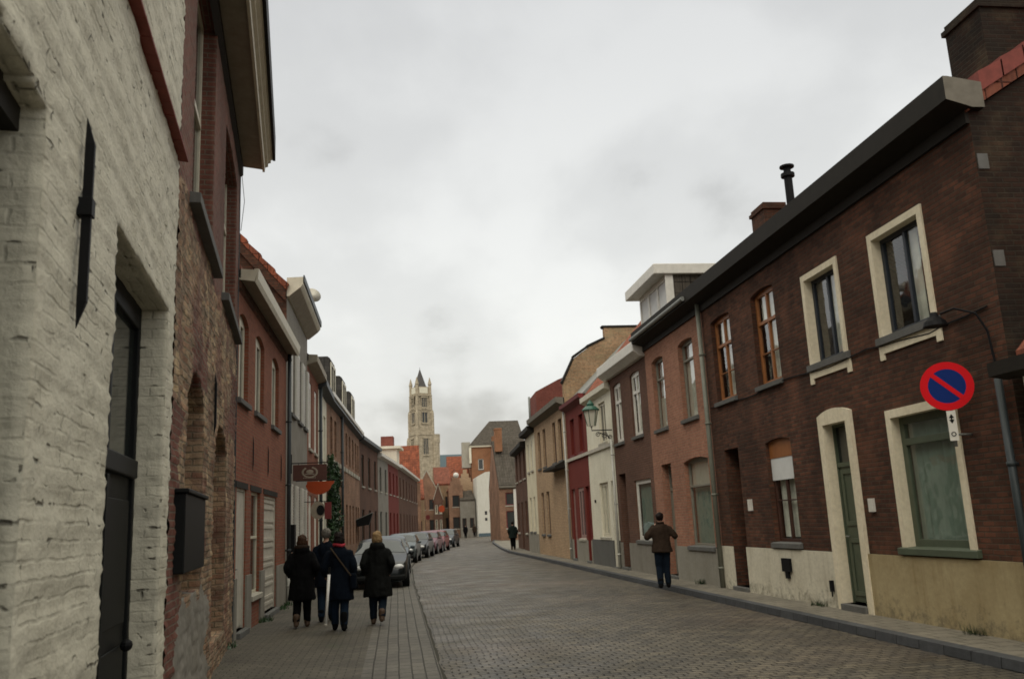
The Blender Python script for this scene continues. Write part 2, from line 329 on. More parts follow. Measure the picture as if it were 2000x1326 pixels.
# ------------------------------------------------------------------ mesh builder
class MB:
    def __init__(s): s.v = []; s.f = []; s.m = []; s.mi = 0
    def quad(s, *ps):
        i = len(s.v); s.v += [tuple(p) for p in ps]; s.f.append(tuple(range(i, i+len(ps)))); s.m.append(s.mi)
    def box(s, x0, x1, y0, y1, z0, z1, skip=''):
        p = [(x, y, z) for x in (x0, x1) for y in (y0, y1) for z in (z0, z1)]
        F = {'l': (0, 1, 3, 2), 'r': (4, 6, 7, 5), 'f': (0, 4, 5, 1), 'b': (2, 3, 7, 6), 'd': (0, 2, 6, 4), 'u': (1, 5, 7, 3)}
        i = len(s.v); s.v += p
        for k, q in F.items():
            if k in skip: continue
            s.f.append(tuple(i+a for a in q)); s.m.append(s.mi)
    def profile(s, pr, x0, x1, ends=True):   # closed (y,z) profile swept along x
        i = len(s.v); n = len(pr)
        s.v += [(x0, a, b) for a, b in pr] + [(x1, a, b) for a, b in pr]
        for k in range(n):
            j = (k+1) % n; s.f.append((i+k, i+n+k, i+n+j, i+j)); s.m.append(s.mi)
        if ends: s.f.append(tuple(range(i, i+n))); s.f.append(tuple(i+n+k for k in reversed(range(n)))); s.m += [s.mi]*2
    def tube(s, pts, rad, seg=8, caps=True):
        pts = [Vector(p) for p in pts]; n = len(pts)
        if isinstance(rad, (int, float)): rad = [rad]*n
        i0 = len(s.v); prev = None
        for k, p in enumerate(pts):
            t = (pts[min(k+1, n-1)] - pts[max(k-1, 0)]).normalized()
            if prev is None:
                a = Vector((0, 0, 1)) if abs(t.z) < .9 else Vector((1, 0, 0)); u = t.cross(a).normalized()
            else: u = (prev - t*prev.dot(t)).normalized()
            prev = u; w = t.cross(u)
            for q in range(seg):
                an = 2*math.pi*q/seg; s.v.append(tuple(p + (u*math.cos(an) + w*math.sin(an))*rad[k]))
        for k in range(n-1):
            for q in range(seg):
                a = i0+k*seg+q; b = i0+k*seg+(q+1) % seg; s.f.append((a, b, b+seg, a+seg)); s.m.append(s.mi)
        if caps: s.f.append(tuple(i0+q for q in reversed(range(seg)))); s.f.append(tuple(i0+(n-1)*seg+q for q in range(seg))); s.m += [s.mi]*2
    def lathe(s, c, prof, seg=16, sx=1, sy=1, ph=0):
        i0 = len(s.v)
        for r, z in prof:
            for q in range(seg):
                a = 2*math.pi*q/seg+ph; s.v.append((c[0]+r*math.cos(a)*sx, c[1]+r*math.sin(a)*sy, c[2]+z))
        for k in range(len(prof)-1):
            for q in range(seg):
                a = i0+k*seg+q; b = i0+k*seg+(q+1) % seg; s.f.append((a, b, b+seg, a+seg)); s.m.append(s.mi)
        s.f.append(tuple(i0+q for q in reversed(range(seg)))); s.f.append(tuple(i0+(len(prof)-1)*seg+q for q in range(seg))); s.m += [s.mi]*2
    def ball(s, c, r, seg=10, rings=6):
        if isinstance(r, (int, float)): r = (r, r, r)
        i0 = len(s.v)
        for k in range(rings+1):
            a = math.pi*(k+.0)/rings; a = min(max(a, .02), math.pi-.02)
            for q in range(seg):
                b = 2*math.pi*q/seg; s.v.append((c[0]+r[0]*math.sin(a)*math.cos(b), c[1]+r[1]*math.sin(a)*math.sin(b), c[2]-r[2]*math.cos(a)))
        for k in range(rings):
            for q in range(seg):
                a = i0+k*seg+q; b = i0+k*seg+(q+1) % seg; s.f.append((a, b, b+seg, a+seg)); s.m.append(s.mi)
        s.f.append(tuple(i0+q for q in reversed(range(seg)))); s.f.append(tuple(i0+rings*seg+q for q in range(seg))); s.m += [s.mi]*2
    def build(s, name, mats, parent=None, smooth=False, bevel=0, merge=False, uvscale=1):
        me = bpy.data.meshes.new(name); me.from_pydata(s.v, [], s.f)
        if not isinstance(mats, (list, tuple)): mats = [mats]
        for m in mats: me.materials.append(M[m] if isinstance(m, str) else m)
        me.polygons.foreach_set('material_index', s.m)
        if merge:
            bm = bmesh.new(); bm.from_mesh(me); bmesh.ops.remove_doubles(bm, verts=bm.verts, dist=1e-4); bm.to_mesh(me); bm.free()
        me.update()
        box_uv(me, uvscale)
        if smooth: me.polygons.foreach_set('use_smooth', [True]*len(me.polygons))
        o = bpy.data.objects.new(name, me); COL.objects.link(o)
        if parent: o.parent = parent
        if bevel:
            b = o.modifiers.new('bevel', 'BEVEL'); b.width = bevel; b.segments = 2; b.limit_method = 'ANGLE'
        return o
def box_uv(me, k=1):
    n = len(me.loops); vi = np.empty(n, int); me.loops.foreach_get('vertex_index', vi)
    co = np.empty(len(me.vertices)*3); me.vertices.foreach_get('co', co); co = co.reshape(-1, 3)[vi]
    npoly = len(me.polygons); nr = np.empty(npoly*3); me.polygons.foreach_get('normal', nr); nr = np.abs(nr.reshape(-1, 3))
    lt = np.empty(npoly, int); me.polygons.foreach_get('loop_total', lt); nr = np.repeat(nr, lt, axis=0)
    ax = nr.argmax(1); uv = np.empty((n, 2))
    steep = (nr[:, 2] < .93)
    uv[:, 0] = np.where(ax == 0, co[:, 1], co[:, 0])
    uv[:, 1] = np.where((ax == 2) & ~steep, co[:, 1], np.where((ax == 2), co[:, 2]*1.5, co[:, 2]))
    l = me.uv_layers.new(name='UVMap'); l.data.foreach_set('uv', (uv*k).ravel())
def thing(name, label, cat, loc=(0, 0, 0), rz=0, group=None, kind=None):
    o = bpy.data.objects.new(name, None); COL.objects.link(o); o.location = loc; o.rotation_euler = (0, 0, rz); o.empty_display_size = .3
    return tag(o, label, cat, group, kind)
def tag(o, label=None, cat=None, group=None, kind=None):
    for k, v in (('label', label), ('category', cat), ('group', group), ('kind', kind)):
        if v: o[k] = v
    return o

# ------------------------------------------------------------------ ground, road, pavements
RK = [(6.3, -6), (6.3, 12), (6.32, 20), (6.42, 36), (6.45, 52), (6.9, 60), (8.3, 78), (10.6, 98), (12.9, 118), (14, 128)]   # right kerb line
LK = [(.5, -6), (.5, 28), (.62, 40), (1.2, 52), (2.4, 64), (4.5, 80), (6.0, 100), (7.0, 128)]                      # left kerb line
def interp(pl, y):
    return float(np.interp(y, [p[1] for p in pl], [p[0] for p in pl]))
ys = list(np.arange(-6, 128.1, 2.0))
m = MB(); m.quad((-1500, -400, -.02), (1500, -400, -.02), (1500, 1800, -.02), (-1500, 1800, -.02)); tag(m.build('ground', 'asphalt'), kind='structure')
m = MB()
for a, b in zip(ys[:-1], ys[1:]): m.quad((interp(LK, a), a, 0), (interp(RK, a), a, 0), (interp(RK, b), b, 0), (interp(LK, b), b, 0))
m.quad((-10, 128, 0), (25, 128, 0), (25, 150, 0), (-10, 150, 0))
tag(m.build('road', 'cobble'), kind='structure')
m = MB(); m2 = MB(); m3 = MB(); m4 = MB()
for a, b in zip(ys[:-1], ys[1:]):
    la, lb, ra, rb = interp(LK, a), interp(LK, b), interp(RK, a), interp(RK, b)
    for pa, pb, w0, w1, z0, z1, mm in ((la, lb, -6, -.95, .02, .03, m), (la, lb, -.95, -.0, .03, .03, m2)):
        mm.quad((pa+w0, a, z0), (pa+w1, a, z1), (pb+w1, b, z1), (pb+w0, b, z0))
    m2.quad((la, a, .03), (la, a, -.01), (lb, b, -.01), (lb, b, .03))
    m4.quad((ra, a, -.01), (ra+.012, a, .115), (rb+.012, b, .115), (rb, b, -.01)); m4.quad((ra+.012, a, .115), (ra+.17, a, .12), (rb+.17, b, .12), (rb+.012, b, .115))
    m3.quad((ra+.17, a, .12), (ra+7, a, .13), (rb+7, b, .13), (rb+.17, b, .12))
tag(m.build('pavement', 'pave_left'), kind='structure'); tag(m2.build('gutter_stones', 'pave_rows'), kind='structure')
m5 = MB()
for k in range(180):
    a = 9+k*.22; xa = interp(LK, a)+.05*mnoise.noise(Vector((a*.8, 1, 0)))+.02*mnoise.noise(Vector((a*4, 2, 0))); xb = interp(LK, a+.22)+.05*mnoise.noise(Vector(((a+.22)*.8, 1, 0)))+.02*mnoise.noise(Vector(((a+.22)*4, 2, 0)))
    m5.quad((xa+.0, a, .006), (xa+.045, a, .006), (xb+.045, a+.22, .006), (xb, a+.22, .006))
tag(m5.build('gutter_line', 'grime'), kind='structure')
tag(m3.build('pavement_far_side', 'pave_right'), kind='structure'); tag(m4.build('kerb', 'kerb'), kind='structure')

# ------------------------------------------------------------------ house builder (local x along the facade, y into the building)
class House:
    def __init__(h, name, label, a, b, ztop, wall, depth=7.0, z0=0.0, side_mat=None, cat='house', group=None, back=True):
        h.a = Vector((a[0], a[1])); h.b = Vector((b[0], b[1])); e = (h.b-h.a); h.L = e.length; e.normalize(); h.e = e
        h.root = thing(name, label, cat, (a[0], a[1], 0), math.atan2(e.y, e.x), group)
        h.z = ztop; h.wall = wall; h.D = depth; h.op = []; h.z0 = z0; h.side = side_mat or wall; h.fast = False
    def s(h, Y):
        return abs(Y-h.a.y)/max(abs(h.e.y), 1e-3)
    def add(h, y0, y1, z0, z1, arch=0, reveal=.14, local=False):
        s0, s1 = (y0, y1) if local else sorted((h.s(y0), h.s(y1)))
        h.op.append((s0, s1, z0, z1, arch, reveal)); return s0, s1
    def build_wall(h, gable=None, ridge=None):
        m = MB(); S = sorted({0, h.L} | {o[0] for o in h.op} | {o[1] for o in h.op}); Z = sorted({h.z0, h.z} | {o[2] for o in h.op} | {o[3] for o in h.op})
        Z = [z for z in Z if h.z0 <= z <= h.z]
        for i in range(len(S)-1):
            for j in range(len(Z)-1):
                cx, cz = (S[i]+S[i+1])/2, (Z[j]+Z[j+1])/2
                if any(o[0] < cx < o[1] and o[2] < cz < o[3] for o in h.op): continue
                m.quad((S[i], 0, Z[j]), (S[i+1], 0, Z[j]), (S[i+1], 0, Z[j+1]), (S[i], 0, Z[j+1]))
        for s0, s1, z0, z1, ar, rv in h.op:
            z0_ = max(z0, h.z0); rv = rv + .10
            zs = z1-ar
            m.quad((s0, 0, z0_), (s0, 0, zs), (s0, rv, zs), (s0, rv, z0_)); m.quad((s1, 0, z0_), (s1, rv, z0_), (s1, rv, zs), (s1, 0, zs))
            if z0 > h.z0: m.quad((s0, 0, z0), (s0, rv, z0), (s1, rv, z0), (s1, 0, z0))
            n = 8 if ar else 1; P = []
            for k in range(n+1):
                t = k/n; x = s0+(s1-s0)*t; P.append((x, zs + ar*(1-(2*t-1)**2) if ar else z1))
            for (xa, za), (xb, zb) in zip(P[:-1], P[1:]):
                m.quad((xa, 0, za), (xb, 0, zb), (xb, rv, zb), (xa, rv, za))
                if ar: m.quad((xa, 0, za), (xb, 0, zb), (xb, 0, z1), (xa, 0, z1))
        m.mi = 1
        D = h.D; zr = ridge if ridge else h.z
        for x in (0, h.L):
            if ridge: m.quad((x, 0, h.z0), (x, D, h.z0), (x, D, h.z), (x, D/2, zr), (x, 0, h.z))
            else: m.quad((x, 0, h.z0), (x, D, h.z0), (x, D, h.z), (x, 0, h.z))
        m.quad((0, D, h.z0), (h.L, D, h.z0), (h.L, D, h.z), (0, D, h.z))
        if not ridge: m.quad((0, 0, h.z-.05), (h.L, 0, h.z-.05), (h.L, D, h.z-.05), (0, D, h.z-.05))
        h.w = m.build('wall', [h.wall, h.side], h.root); h.ridge = zr
        return h.w
    def roof(h, mat, over=.0, ridge=None, th=.24, ext=.0, e0=0, e1=0, front_drop=0):
        D = h.D; over = min(over, .04); zr = ridge or h.ridge; m = MB(); k = (zr-h.z)/(D/2)
        a = (-over, h.z-over*k); pr = [(a[0], a[1]+.02), (D/2, zr+.02), (D+over, a[1]+.02), (D+over, a[1]+th+.02), (D/2, zr+th+.05), (a[0], a[1]+th+.02)]
        m.profile(pr, -e0, h.L+e1); h.rf = m.build('roof', mat, h.root); return h.rf
    def part(h, name, mat, fn, parent=None, **kw):
        m = MB(); fn(m); return m.build(name, mat, parent or h.root, **kw)
    def gutter(h, pr, mat, e0=0, e1=0, name='gutter', matend=None, bevel=0):
        m = MB(); m.profile(pr, -e0, h.L+e1, ends=not matend)
        if matend:
            m.mi = 1
            for x in (-e0, h.L+e1): m.quad(*[(x, a, b) for a, b in pr])
        return m.build(name, [mat, matend or mat], h.root, bevel=bevel)
    def plinth(h, z, mat, t=.03, s0=0, s1=None, parent=None):
        s1 = h.L if s1 is None else s1
        cuts = sorted((max(o[0], s0), min(o[1], s1)) for o in h.op if o[2] < z-.02 and o[1] > s0 and o[0] < s1); x = s0
        for a, b in cuts + [(s1, s1)]:
            if a > x+.01: m = MB(); m.box(x, a, -t, .0, h.z0-.02, z, skip='b'); m.build('plinth', mat, h.root)
            x = max(x, b)
    def window(h, y0, y1, z0, z1, frame='white', mull=(.5,), trans=(), arch=0, reveal=.12, fw=.06, sill='stone', surround=None, sw=.13,
               glass='glass', curtain=None, blind=None, sill_over=.06, local=False, label=None, kind='window', bars=None, panel=None, sill_h=.10):
        s0, s1 = h.add(y0, y1, z0, z1, arch, reveal, local)
        m = MB(); d0, d1 = reveal, reveal+.055; w = fw
        zz = z1
        m.box(s0, s0+w, d0, d1, z0, zz); m.box(s1-w, s1, d0, d1, z0, zz); m.box(s0+w, s1-w, d0, d1, z0, z0+w); m.box(s0+w, s1-w, d0, d1, zz-w-arch*.6, zz)
        tz = [z0+(z1-z0)*t for t in trans]
        for t in tz: m.box(s0+w, s1-w, d0-.012, d1-.002, t-w*.45, t+w*.45)
        top = tz[-1] if tz else zz
        for f in mull: x = s0+(s1-s0)*f; m.box(x-w*.42, x+w*.42, d0-.006, d1-.004, z0+w, zz-w)
        if bars:
            for (fx0, fz0, fx1, fz1) in bars:
                X0, X1 = s0+(s1-s0)*fx0, s0+(s1-s0)*fx1; Z0, Z1 = z0+(z1-z0)*fz0, z0+(z1-z0)*fz1
                if abs(X1-X0) < 1e-6: m.box(X0-.012, X0+.012, d0+.004, d1-.008, Z0, Z1)
                else: m.box(X0, X1, d0+.004, d1-.008, Z0-.012, Z0+.012)
        win = m.build(kind, frame, h.root, bevel=.006)
        if label: win['label'] = label
        g = MB(); g.quad((s0+.01, d0+.03, z0+.01), (s1-.01, d0+.03, z0+.01), (s1-.01, d0+.03, zz-.01), (s0+.01, d0+.03, zz-.01)); g.build('pane', glass, win)
        for nm, spec in (('curtain', curtain), ('blind', blind)):
            if not spec: continue
            mt, rects = spec; c = MB(); dd = d1+.05 if nm == 'curtain' else d1+.02
            for fx0, fx1, fz0, fz1 in rects:
                X0, X1 = s0+(s1-s0)*fx0, s0+(s1-s0)*fx1; Z0, Z1 = z0+(z1-z0)*fz0, z0+(z1-z0)*fz1
                n = max(4, int((X1-X0)/.05))
                for k in range(n):
                    xa, xb = X0+(X1-X0)*k/n, X0+(X1-X0)*(k+1)/n
                    if nm == 'curtain': ya, yb = dd+.018*math.sin(k*1.9), dd+.018*math.sin((k+1)*1.9)
                    else: ya = yb = dd
                    c.quad((xa, ya, Z0), (xb, yb, Z0), (xb, yb, Z1), (xa, ya, Z1))
            c.build(nm, mt, win, smooth=True)
        if not curtain and glass == 'glass':
            pass
        if sill:
            o_ = sill_over; q = MB(); q.profile([(-.07, z0-sill_h), (0.0, z0-sill_h), (0.0, z0-.005), (reveal+.02, z0+.012), (-.0, z0+.004), (-.07, z0-.012)], s0-o_, s1+o_); q.build('sill', sill, win, bevel=.006)
        if surround:
            q = MB(); sw_ = sw
            q.box(s0-sw_, s0, -.028, .002, z0, z1+sw_); q.box(s1, s1+sw_, -.028, .002, z0, z1+sw_); q.box(s0, s1, -.028, .002, z1, z1+sw_)
            # painted reveals
            q.box(s0, s0+.006, -.028, reveal, z0, z1-.002); q.box(s1-.006, s1, -.028, reveal, z0, z1-.002); q.box(s0+.006, s1-.006, -.028, reveal, z1-.006, z1)
            q.build('surround', surround, win)
        return win
    def door(h, y0, y1, z0, z1, mat='green', light=None, arch=0, reveal=.2, surround=None, sw=.13, step='stone', panels=2, frame=None, glass='glass_mid', local=False, handle=True, surtop=None, label=None, name='door', boards=0):
        s0, s1 = h.add(y0, y1, z0, z1, arch, reveal, local); m = MB(); w = .055; d = reveal; zl = light or z1
        m.box(s0+.03, s1-.03, d+.01, d+.05, z0+.02, zl-.03)
        if boards:
            n = boards; wd = (s1-s0-.08)/n
            for k in range(n): m.box(s0+.04+k*wd+.006, s0+.04+(k+1)*wd-.006, d-.002, d+.009, z0+.05, zl-.06)
        else:
            hh = (zl-z0)/panels
            for k in range(panels):
                za, zb = z0+hh*k+.12, z0+hh*(k+1)-.08
                for (xa, xb, zc, zd) in ((s0+.09, s0+.16, za, zb), (s1-.16, s1-.09, za, zb), (s0+.16, s1-.16, za, za+.07), (s0+.16, s1-.16, zb-.07, zb)): m.box(xa, xb, d-.012, d+.0095, zc, zd)
        dr = m.build(name, mat, h.root, bevel=.004)
        if label: dr['label'] = label
        q = MB(); q.box(s0, s0+.03, d-.02, d+.07, z0, z1); q.box(s1-.03, s1, d-.02, d+.07, z0, z1); q.box(s0+.03, s1-.03, d-.02, d+.07, z1-.05-arch*.7, z1)
        if light: q.box(s0+.03, s1-.03, d-.02, d+.07, zl-.03, zl+.04)
        q.build('frame', frame or mat, dr)
        if light:
            g = MB(); g.quad((s0+.03, d+.03, zl+.04), (s1-.03, d+.03, zl+.04), (s1-.03, d+.03, z1-.05), (s0+.03, d+.03, z1-.05)); g.build('pane', glass, dr)
        if handle:
            g = MB(); x = s0+.10; g.tube([(x, d-.0, z0+1.05), (x, d-.05, z0+1.05), (x+.09, d-.05, z0+1.05)], .011); g.build('handle', 'gutter_grey', dr, smooth=True)
        if step:
            g = MB(); g.box(s0+.002, s1-.002, -.10, d+.1, h.z0, z0+.0); g.build('step', step, dr, bevel=.01)
        if surround:
            q = MB(); t = .028; st = surtop if surtop is not None else sw
            q.box(s0-sw, s0, -t-.03, .002, h.z0, z1); q.box(s1, s1+sw, -t-.03, .002, h.z0, z1)
            n = 8
            for k in range(n):
                xa, xb = s0-sw+(s1-s0+2*sw)*k/n, s0-sw+(s1-s0+2*sw)*(k+1)/n; f = lambda x: z1+st*.75+st*.45*(1-(2*(x-s0+sw)/(s1-s0+2*sw)-1)**2)
                q.quad((xa, -t-.03, z1), (xb, -t-.03, z1), (xb, -t-.03, f(xb)), (xa, -t-.03, f(xa))); q.quad((xa, -t-.03, f(xa)), (xb, -t-.03, f(xb)), (xb, .0, f(xb)), (xa, .0, f(xa)))
            q.quad((s0-sw, -t-.03, z1), (s0-sw, -t-.03, z1+st*.75), (s0-sw, 0, z1+st*.75), (s0-sw, 0, z1)); q.quad((s1+sw, -t-.03, z1), (s1+sw, 0, z1), (s1+sw, 0, z1+st*.75), (s1+sw, -t-.03, z1+st*.75))
            q.quad((s0, -t-.03, z1), (s1, -t-.03, z1), (s1, 0, z1), (s0, 0, z1))
            q.box(s0, s0+.006, -t-.03, reveal-.02, z0, z1-.002); q.box(s1-.006, s1, -t-.03, reveal-.02, z0, z1-.002); q.box(s0+.006, s1-.006, -t-.03, reveal-.02, z1-.006, z1)
            q.build('surround', surround, dr)
        return dr
    def pipe(h, Y, z0, z1, mat, r=.045, s=None, d=-.09, name='drainpipe'):
        x = h.s(Y) if s is None else s; m = MB(); m.tube([(x, d, z0), (x, d, z1)], r, 10)
        z = z0+.4
        while z < z1: m.tube([(x, d, z), (x, d, z+.05)], r*1.25, 10); m.box(x-.01, x+.01, d, .0, z, z+.04); z += 1.6
        return m.build(name, mat, h.root, smooth=True)
    def chimney(h, s, d, w, l, z0, z1, mat='brick_brown', cap='stone', pot=0, parent=None):
        m = MB(); m.box(s-w/2, s+w/2, d-l/2, d+l/2, z0, z1); m.box(s-w/2-.04, s+w/2+.04, d-l/2-.04, d+l/2+.04, z1-.16, z1-.08)
        c = m.build('chimney', mat, parent or h.rf)
        m = MB(); m.box(s-w/2-.05, s+w/2+.05, d-l/2-.05, d+l/2+.05, z1, z1+.06); m.build('chimney_cap', cap, c) if False else None
        return c
def RH(name, label, y0, y1, x=7.2, **k):   # right-hand house: facade looks towards -x
    x0, x1 = x if isinstance(x, tuple) else (x, x)
    return House(name, label, (x1, y1), (x0, y0), **k)
def LH(name, label, y0, y1, x=-2.75, **k):  # left-hand house: facade looks towards +x
    x0, x1 = x if isinstance(x, tuple) else (x, x)
    return House(name, label, (x0, y0), (x1, y1), **k)

# ================================================================== RIGHT SIDE
# --- large dark brown brick house with cream trims
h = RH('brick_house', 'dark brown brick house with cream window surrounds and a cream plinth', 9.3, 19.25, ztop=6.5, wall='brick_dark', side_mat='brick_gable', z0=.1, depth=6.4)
cw = ('curtain', [(.06, .30, .03, .97), (.34, .60, .03, .97), (.66, .94, .03, .97)])
for (ya, yb, lab) in ((10.60, 11.80, 'upper window with cream surround and dark frame, net curtains drawn'), (12.97, 14.05, 'narrower upper window with cream surround and dark frame')):
    w = h.window(ya, yb, 4.17, 5.65, frame='navy', mull=(.52,), surround='cream_trim', sw=.10, reveal=.12, fw=.075, sill='stone', label=lab, sill_h=.12, sill_over=.16,
                 curtain=('curtain', [(.42, .66, .03, .97), (.74, .93, .03, .97)]), blind=None)
    s0, s1 = sorted((h.s(ya), h.s(yb)))
    q = MB(); q.profile([(-.025, 3.92), (.0, 3.92), (.0, 4.049), (-.025, 4.049)], s0-.155, s1+.155); q.box(s0-.155, s0-.04, -.025, 0, 3.83, 3.9195); q.box(s1+.04, s1+.155, -.025, 0, 3.83, 3.9195); q.build('apron', 'cream_trim', w)
for ya, yb in ((15.35, 16.42), (17.6, 18.72)):
    h.window(ya, yb, 4.15, 6.02, frame='wood', mull=(.5,), trans=(.66,), arch=.06, reveal=.10, fw=.075, curtain=('curtain', [(.06, .94, .66, .97), (.3, .7, .05, .64)]),
             bars=[(.08, .33, .92, .33)], label='upper window in orange varnished wood')
w = h.window(15.3, 16.42, 1.14, 3.08, frame='wood_dark', mull=(.5,), arch=.06, reveal=.10, fw=.07, bars=[(.08, .40, .92, .40)], curtain=('curtain', [(.06, .94, .05, .62)]), label='ground floor window with white blind under an orange wood panel')
s0, s1 = sorted((h.s(15.3), h.s(16.42)))
q = MB(); q.box(s0+.004, s1-.004, .07, .115, 2.72, 3.07); q.build('shutter_box', 'wood', w)
q = MB(); q.box(s0+.012, s1-.012, .080, .098, 2.30, 2.7195); q.build('roller_blind', 'blind', w)
w = h.window(10.50, 11.92, 1.14, 2.98, frame='green', mull=(), trans=(.80,), surround='cream_trim', sw=.115, reveal=.11, fw=.11, label='wide ground floor window with grey green frame', sill='green', sill_h=.10, sill_over=.18,
             curtain=('curtain_green', [(.04, .96, .03, .97)]))
h.door(13.15, 13.93, .22, 3.10, mat='green', light=2.42, surround='cream_trim', sw=.15, surtop=.2, reveal=.14, label='narrow green door with a glazed fanlight')
h.door(17.82, 18.6, .2, 3.08, mat='wood_dark', light=2.4, reveal=.34, frame='wood_dark', label='dark brown door set deep in the wall')
h.build_wall(ridge=8.45)
h.plinth(1.02, 'plinth_cream', .035, s0=h.s(13.93)); h.plinth(1.02, 'plinth_white', .035, s1=h.s(13.93))
h.roof('tile_dull', over=.3, e1=.06)
# verge tiles on the near gable
h.part('verge', 'tile_verge', lambda m: [m.profile([(a, 6.56+a*.61+.10), (a+.36, 6.56+(a+.36)*.61+.10), (a+.36, 6.56+(a+.36)*.61+.33), (a, 6.56+a*.61+.37)], h.L-.25, h.L+.085) for a in np.arange(.16, 3.0, .34)])
GUT = [(-.36, 6.62), (-.02, 6.52), (.15, 6.52), (.15, 6.86), (-.30, 6.93), (-.36, 6.93)]
h.gutter(GUT, 'gutter_dark', e1=.12, matend='gutter_end')
h.part('frieze', 'gutter_dark', lambda m: m.box(0, h.L, -.05, 0, 6.36, 6.519))
h.pipe(19.22, .12, 6.6, 'pipe_grey', .055)
h.pipe(9.42, .12, 3.15, 'pipe_dark', .045)
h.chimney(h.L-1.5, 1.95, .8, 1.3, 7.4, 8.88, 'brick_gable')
h.chimney(h.s(18.3), 1.5, .7, .55, 7.3, 8.62, 'brick_dark')
h.part('flue', 'iron', lambda m: (m.tube([(h.s(17.4), 1.62, 7.3), (h.s(17.4), 1.62, 9.0)], .09, 12), m.tube([(h.s(17.4), 1.62, 9.0), (h.s(17.4), 1.62, 9.08)], .15, 12), m.tube([(h.s(17.4), 1.62, 9.08), (h.s(17.4), 1.62, 9.22)], .08, 12), m.tube([(h.s(17.4), 1.62, 9.22), (h.s(17.4), 1.62, 9.26)], .16, 12)), parent=h.rf)
h.part('flashing', 'gutter_grey', lambda m: m.box(h.s(18.3)-.5, h.s(18.3)+.45, 1.0, 1.2, 7.2, 7.62), parent=h.rf)
h.part('cable', 'iron', lambda m: m.tube([(h.s(y), -.02, 4.06-.04*math.sin((y-9.4)*1.9)-(.06 if 10.4 < y < 12 else 0)) for y in np.arange(9.5, 19.2, .4)], .012, 5))
h.part('doorbell', 'white', lambda m: m.box(h.s(12.78), h.s(12.66), -.05, 0, 1.65, 1.85))
h.part('house_lamp', 'white', lambda m: m.box(h.s(17.45), h.s(17.33), -.06, 0, 1.75, 1.98))
h.part('vent', 'iron', lambda m: (m.box(h.s(16.05), h.s(15.72), -.09, -.0355, .62, .86), m.box(h.s(15.95), h.s(15.82), -.08, -.0355, .50, .6195)))
h.part('boot_scraper', 'iron', lambda m: (m.box(h.s(14.25), h.s(14.19), -.09, -.0355, .38, .56), m.tube([(h.s(14.22), -.07, .38), (h.s(14.22), -.07, .3)], .012)))
# stone quoins patches on gable corner
for z in (4.5, 5.75): h.part('quoin', 'stone', lambda m: m.box(h.L-.0, h.L+.012, .02, .16, z, z+.2))
# gooseneck wall lamp
h.part('wall_lamp', 'iron', lambda m: (m.tube([(h.s(9.52), -.01, 3.3), (h.s(9.52), -.05, 3.75), (h.s(9.56), -.14, 3.98), (h.s(9.75), -.28, 4.09), (h.s(9.95), -.34, 4.07)], .014, 8), m.lathe((h.s(10.05), -.36, 3.93), [(.15, 0), (.13, .06), (.06, .12), (.04, .18)], 16)), smooth=False)

# --- nearer low annex at the right edge
h2 = RH('annex_house', 'low white walled annex with a dark gutter against the dark brick gable', 3.0, 9.12, ztop=3.2, wall='white_pl', z0=.1, depth=5, side_mat='white_pl')
h2.build_wall(ridge=5.6); h2.roof('tile_dull', over=.28)
h2.gutter([(-.34, 3.14), (-.1, 3.10), (-.1, 3.28), (-.34, 3.30)], 'gutter_dark', e0=.12)

# --- salmon brick house
p = RH('brick_house', 'salmon brick house with a white dormer and grey framed windows', 19.25, 24.1, ztop=6.5, wall='brick_pink', z0=.1, depth=6.4)
p.window(20.05, 21.15, 4.05, 6.0, frame='greyframe', mull=(), trans=(.75,), arch=.07, glass='glass', blind=('blind_grey', [(.05, .95, .03, .74)]), curtain=('blind', [(.05, .95, .77, .97)]), label='upper window beside the drainpipe with grey blind')
p.window(22.45, 23.5, 4.05, 6.0, frame='greyframe', mull=(), trans=(.70,), arch=.07, glass='glass', blind=('blind_grey', [(.05, .95, .03, .45)]), curtain=('blind', [(.05, .95, .47, .97)]), label='upper window with white blind half down')
p.window(19.68, 21.45, .98, 3.08, frame='greyframe', mull=(), trans=(.68,), arch=.08, glass='glass', curtain=('curtain_green', [(.03, .97, .03, .66)]), blind=('blind_grey', [(.03, .97, .69, .97)]), label='large ground floor window with net curtain')
p.door(22.5, 23.35, .2, 3.08, mat='greyframe', light=2.4, reveal=.22, label='grey door under a dark fanlight')
p.build_wall(ridge=8.45); p.plinth(.95, 'plinth_grey', .03); p.roof('slate_brown', over=.3)
p.gutter(GUT, 'gutter_dark'); p.part('frieze', 'gutter_dark', lambda m: m.box(0, p.L, -.05, 0, 6.38, 6.519))
p.part('gutter_pipe', 'gutter_grey', lambda m: m.tube([(0.05, -.40, 6.72), (p.L-.05, -.40, 6.72)], .055, 10))
# dormer: front at the wall line, cheeks running back into the roof
def dormer(m): pass
s0, s1 = p.s(24.3), p.s(21.7); s0 = -.15
dm = p.part('dormer', 'slate_brown', lambda m: m.box(s0+.02, s1-.02, .09, 2.6, 6.7, 8.0, skip=''), parent=p.rf)
dm['label'] = 'boxy white fronted dormer with slate cheeks'
mm = MB(); mm.box(s0-.02, s1+.0, .03, .088, 6.9, 7.02); mm.box(s0-.02, s1, .03, .088, 7.86, 8.0)
for f in (0, .34, .67, 1): x = s0+(s1-s0-.0)*f; mm.box(max(x-.07, s0-.02), min(x+.07, s1), .025, .086, 7.021, 7.859)
mm.box(s1+.0005, s1+.03, -.0, .22, 6.9, 8.0)
o = mm.build('dormer', 'white', p.rf); o.name = 'dormer_window'
mm = MB(); mm.box(s0+.03, s1-.03, .06, .089, 7.0, 7.88); mm.build('dormer_pane', 'blind', p.rf)
